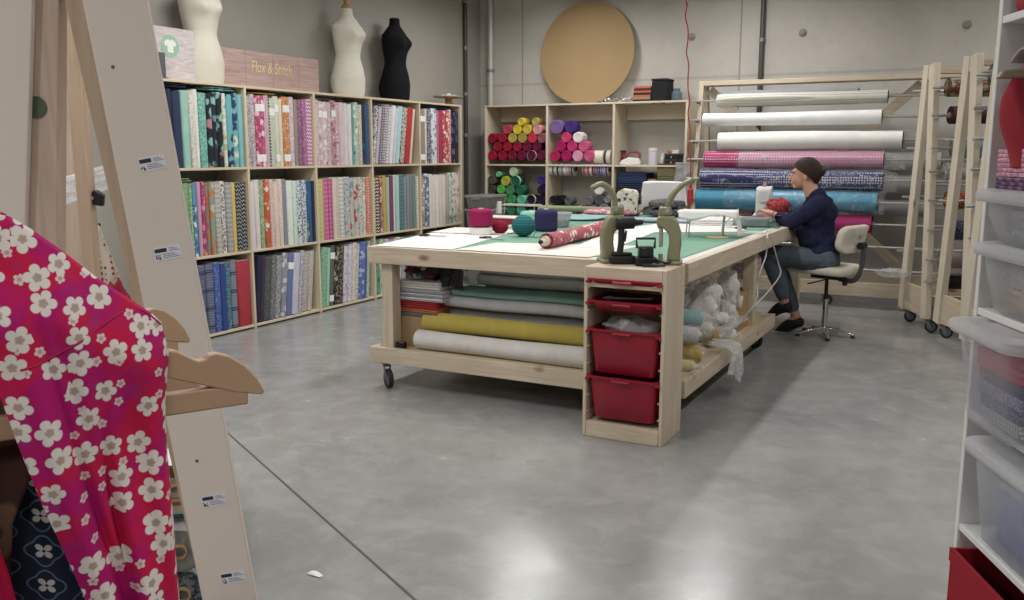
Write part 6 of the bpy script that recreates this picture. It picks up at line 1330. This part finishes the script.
# ---- hangers on an arm of the rack
PHI = R(33)
TIP = uv(263, 392, .90); AX = Vector((math.cos(PHI), math.sin(PHI), 0))     # along the hanger, in (u, v)
CEN = TIP-AX*.30; NRM = Vector((-AX.y, AX.x, 0))
ZT_ = TIP.z
rail0 = CW_ @ (CEN+NRM*-.10); rail1 = CW_ @ (CEN+NRM*.55)
gr = thing('garment_arm', 'steel garment arm on an upright holding the hangers in front of the display rack', 'rail', (rail1.x, rail1.y, 0))
zr = ZT_+.245
e0 = rail0-rail1; e0.z = 0
MB().cyl((0, 0, zr), (e0.x, e0.y, zr), .012, 14).build('arm', STEEL, gr); MB().cyl((0, 0, .02), (0, 0, zr+.03), .018, 16).build('upright', STEEL, gr); MB().box(-.16, .16, -.16, .16, 0, .02).build('foot_plate', DARKSTEEL, gr, bevel=.004)
PLY = flat('b5977a', .5, 0, .35, .08, 6); PLYE = flat('c9a67f', .55)
def hanger(off, dz, label, tilt=0):
    ds = 0
    o = thing('wooden_hanger', label, 'hanger', CW_ @ (CEN+NRM*off), YAW+PHI+tilt, None); o.location.z = ZT_+dz; kk = MB()
    half = [(0, .135), (.04, .125), (.085, .105), (.115, .088), (.135, .073), (.143, .068), (.152, .069), (.158, .076), (.168, .077), (.185, .070), (.205, .052), (.222, .028), (.232, .003), (.228, -.001), (.215, .002), (.19, .009), (.16, .022), (.10, .048), (.05, .072), (0, .088)]
    half = [(x_*2.05 if x_ < .1 else .30-(.232-x_)*.72, z_*.62) for x_, z_ in half]
    top = half[:13]; bot = half[13:]
    pl_ = [(x+ds, z) for x, z in top+bot]+[(-x+ds, z) for x, z in (bot[::-1][1:]+top[::-1][:-1])]
    kk.prism(pl_, -.007, .007); kk.build('wings', PLY, o, bevel=.0015)
    MB().bar((-.283+ds, 0, .002), (.283+ds, 0, .002), .013, .022).build('trouser_bar', PLY, o, bevel=.002)
    MB().tube(bez([(ds, 0, .08), (ds, 0, .165-dz), (ds+.028, 0, .205-dz), (ds+.02, 0, .245-dz), (ds-.005, 0, .2605-dz), (ds-.03, 0, .24-dz)], 6), .003, 8).build('hook', STEEL, o)
    return o
hanger(0, 0, 'plywood hanger carrying the pink flowered robe, one wing bare')
hanger(.085, .02, 'plywood hanger just behind the pink flowered robe, hung higher than its neighbours', R(24)); hanger(.14, -.055, 'plywood hanger second behind the pink flowered robe, hung lowest', R(13))
# ---- pink flowered robe
GB = CEN+NRM*-.012; gb_w = CW_ @ GB; NW = CW_ @ NRM; AW = CW_ @ AX
ro = thing('robe', 'pink robe with white blossoms hanging open on a plywood hanger', 'garment', (gb_w.x, gb_w.y, 0), YAW+PHI)
def sz(px, py):
    p = onplane(px, py, gb_w, NW); return ((p-gb_w).dot(AW), p.z)
Lft = [sz(*p) for p in ((-60, 232), (-30, 300), (-8, 370), (12, 425), (38, 490), (64, 546), (90, 602), (112, 650), (130, 700))]
Rgt = [sz(*p) for p in ((160, 322), (168, 352), (165, 400), (165, 450), (168, 500), (172, 550), (177, 602), (181, 650), (186, 700))]
Top = [sz(*p) for p in ((-60, 232), (-35, 222), (-5, 214), (8, 216), (30, 229), (60, 250), (95, 277), (130, 300), (150, 313), (160, 322))]
def cur(c_, t):
    q = t*(len(c_)-1); i = min(int(q), len(c_)-2); f = q-i; return Vector((c_[i][0]*(1-f)+c_[i+1][0]*f, c_[i][1]*(1-f)+c_[i+1][1]*f))
def cloth(u, w, back=False):
    l, r_ = cur(Lft, w), cur(Rgt, w); P_ = l*(1-u)+r_*u
    l0, r0 = cur(Lft, 0), cur(Rgt, 0); tp_ = cur(Top, u); P_ = P_+(tp_-(l0*(1-u)+r0*u))*(1-w)**2
    y = -.055*(1-u**5)*min(1, w*5+.15)-.012*math.sin(7*u+2.2*w)*w-.006*math.sin(17*u-3*w)*min(1, 3*w)
    y += .006*math.sin(10*w+6*u)*math.sin(PI*w)
    y -= .016*math.exp(-((u-.25-.35*w)/.05)**2)*w*.8-.014*math.exp(-((u-.62+.2*w)/.045)**2)*min(1, w*2)
    if back: y = .055*(1-u**5)+.01*math.sin(9*u)*w
    return Vector((P_.x, y, P_.y))
m = Mt('blossom_print'); v = m.obj((1, 1, 1), False); sx = m.n('SeparateXYZ', {0: v})
flatv = m.n('CombineXYZ', {0: sx.outputs[0], 1: sx.outputs[2], 2: 0.0}).outputs[0]
n_ = m.noise(flatv, 14, 2, .5, .8); c = m.mix(m.ramp(n_, .42, .55), 'ac1868', 'c01c48'); c = m.mix(m.math('MULTIPLY', m.ramp(m.noise(flatv, 27, 2, .5, .4), .60, .70), .4), c, '7a3a86')
def flowers(c, scale, off, size, petals, colr, cen, keep, rnds=.7):
    vv = m.n('VectorMath', {0: flatv, 1: (off, off*.37, 0)}, operation='ADD').outputs[0]
    vo = m.n('TexVoronoi', {'Vector': vv, 'Scale': scale, 'Randomness': rnds}, voronoi_dimensions='2D')
    d = m.n('VectorMath', {0: vv, 1: vo.outputs['Position']}, operation='SUBTRACT').outputs[0]; s = m.n('SeparateXYZ', {0: d})
    sp = m.n('SeparateXYZ', {0: vo.outputs['Color']})
    rad = m.math('MULTIPLY', m.n('VectorMath', {0: d}, operation='LENGTH').outputs['Value'], scale)
    ang = m.math('ADD', m.math('ARCTAN2', s.outputs[1], s.outputs[0]), m.math('MULTIPLY', sp.outputs[0], 6.28))
    pet = m.math('POWER', m.math('ABSOLUTE', m.math('COSINE', m.math('MULTIPLY', ang, petals/2))), .45)
    edge = m.math('MULTIPLY', m.math('ADD', m.math('MULTIPLY', pet, .55), .45), m.math('ADD', size, m.math('MULTIPLY', sp.outputs[2], size*.25)))
    k_ = m.ramp(m.math('SUBTRACT', rad, edge), .02, -.02); k_ = m.math('MULTIPLY', k_, m.math('LESS_THAN', sp.outputs[1], keep))
    c = m.mix(k_, c, colr); k2 = m.math('MULTIPLY', m.ramp(m.math('ADD', rad, m.math('MULTIPLY', pet, -.05)), size*.34, size*.18), m.math('LESS_THAN', sp.outputs[1], keep)); return m.mix(m.math('MULTIPLY', k2, .75), c, cen)
c = flowers(c, 52, 3.1, .2, 5, 'd8c6c4', 'b87a80', .45); c = flowers(c, 38, .7, .37, 5, 'ddd6cf', '9a7a6a', .86, .6)
m.base(c); m.pr(.85, 0, .2); m.bump(m.noise(v, 300, 2), .2, .002); BLOSSOM = m.m
MB().grid(lambda u, w: cloth(u, w), 60, 60).build('front_panel', BLOSSOM, ro, ang=180, solid=.002)
MB().grid(lambda u, w: cloth(u, w, True), 40, 40).build('back_panel', BLOSSOM, ro, ang=180, solid=.002)
cr = []; samp = [cloth(a/80, b/80) for a in range(81) for b in range(41)]
for q_ in bez([Vector((*sz(*p), 0)) for p in ((14, 356), (34, 350), (55, 339), (88, 322), (117, 309), (140, 309), (160, 324))], 4):
    n_ = min(samp, key=lambda k_: (k_.x-q_.x)**2+(k_.z-q_.y)**2); cr.append(Vector((q_.x, n_.y-.0012, q_.y)))
MB().tube(cr, .0011, 6).build('shoulder_seam', flat('b01a50', .85), ro)
q = [cloth(i/10*.12, 0)+Vector((0, -.01, .006)) for i in range(4)]
kk = MB()
for i in range(26): kk.ball(cloth(.02+.11*i/26, .0)+Vector((rnd.uniform(-.004, .004), rnd.uniform(-.02, .01), .006)), rnd.uniform(.008, .013), 8, 6)
kk.build('fluffy_collar_trim', flat('d8d2cc', .95, 0, .1, .05, 60, .6), ro)
l2 = [sz(*p) for p in ((-140, 420), (-120, 500), (-90, 560), (-60, 640), (-60, 720))]; r2 = [sz(*p) for p in ((-60, 420), (-18, 500), (6, 560), (28, 640), (30, 720))]
MB().grid(lambda u, w: Vector((*(cur(l2, w)*(1-u)+cur(r2, w)*u),)).to_3d().xzy+Vector((0, -.03+.008*math.sin(8*u), 0)), 20, 24).build('other_front_panel', BLOSSOM, ro, ang=180, solid=.002)
# ---- navy garment and brown garment behind
def quat(name, base, line, petal, per):
    m = Mt(name); v = m.obj((1, 1, 1), False); sx = m.n('SeparateXYZ', {0: v})
    X = m.math('SUBTRACT', m.math('FRACT', m.math('DIVIDE', sx.outputs[0], per)), .5); Z = m.math('SUBTRACT', m.math('FRACT', m.math('DIVIDE', m.math('ADD', sx.outputs[2], m.math('MULTIPLY', m.math('FLOOR', m.math('DIVIDE', sx.outputs[0], per)), per*.5)), per)), .5)
    r_ = m.math('SQRT', m.math('ADD', m.math('MULTIPLY', X, X), m.math('MULTIPLY', Z, Z))); an = m.math('ARCTAN2', Z, X)
    pt = m.math('ABSOLUTE', m.math('SINE', m.math('MULTIPLY', an, 2))); pe_ = m.ramp(m.math('SUBTRACT', r_, m.math('MULTIPLY', m.math('POWER', pt, .6), .24)), .01, -.02)
    wav = m.math('ADD', .38, m.math('MULTIPLY', m.math('COSINE', m.math('MULTIPLY', an, 4)), .055)); rg = m.ramp(m.math('ABSOLUTE', m.math('SUBTRACT', r_, wav)), .035, .015)
    c = m.mix(rg, base, line); c = m.mix(pe_, c, petal); c = m.mix(m.ramp(r_, .05, .03), c, base); m.base(c); m.pr(.85, 0, .2); return m.m
def hung(name, label, pts_l, pts_r, off, mt, cat='garment'):
    g2 = CW_ @ (CEN+NRM*off); t = thing(name, label, cat, (g2.x, g2.y, 0), YAW+PHI)
    def s2(px, py): p = onplane(px, py, g2, NW); return ((p-g2).dot(AW), p.z)
    A, B = [s2(*p) for p in pts_l], [s2(*p) for p in pts_r]
    MB().grid(lambda u, w: (lambda q: Vector((q.x, .010*math.sin(9*u+2*w)-.02*(1-(2*u-1)**2), q.y)))(cur(A, w)*(1-u)+cur(B, w)*u), 30, 30).build('front_panel', mt, t, ang=180, solid=.002)
    MB().grid(lambda u, w: (lambda q: Vector((q.x, .05+.010*math.sin(7*u+3*w), q.y)))(cur(A, w)*(1-u)+cur(B, w)*u), 20, 20).build('back_panel', mt, t, ang=180, solid=.002)
    return t
hung('robe', 'navy garment with pale quatrefoils hanging behind the opening of the pink robe', ((-25, 330), (-6, 440), (2, 545), (20, 620), (25, 720)), ((60, 330), (130, 440), (150, 545), (155, 620), (160, 720)), .055, quat('quatrefoil', '1c2233', '4f6078', 'b4b2b0', .036))
hung('robe', 'brown flowered garment hanging behind the navy one', ((-140, 330), (-140, 440), (-140, 545), (-140, 700)), ((50, 330), (45, 440), (12, 520), (5, 700)), .028, pat('big', '4a302a', '7a5a48', '8a6a58', 1.6))
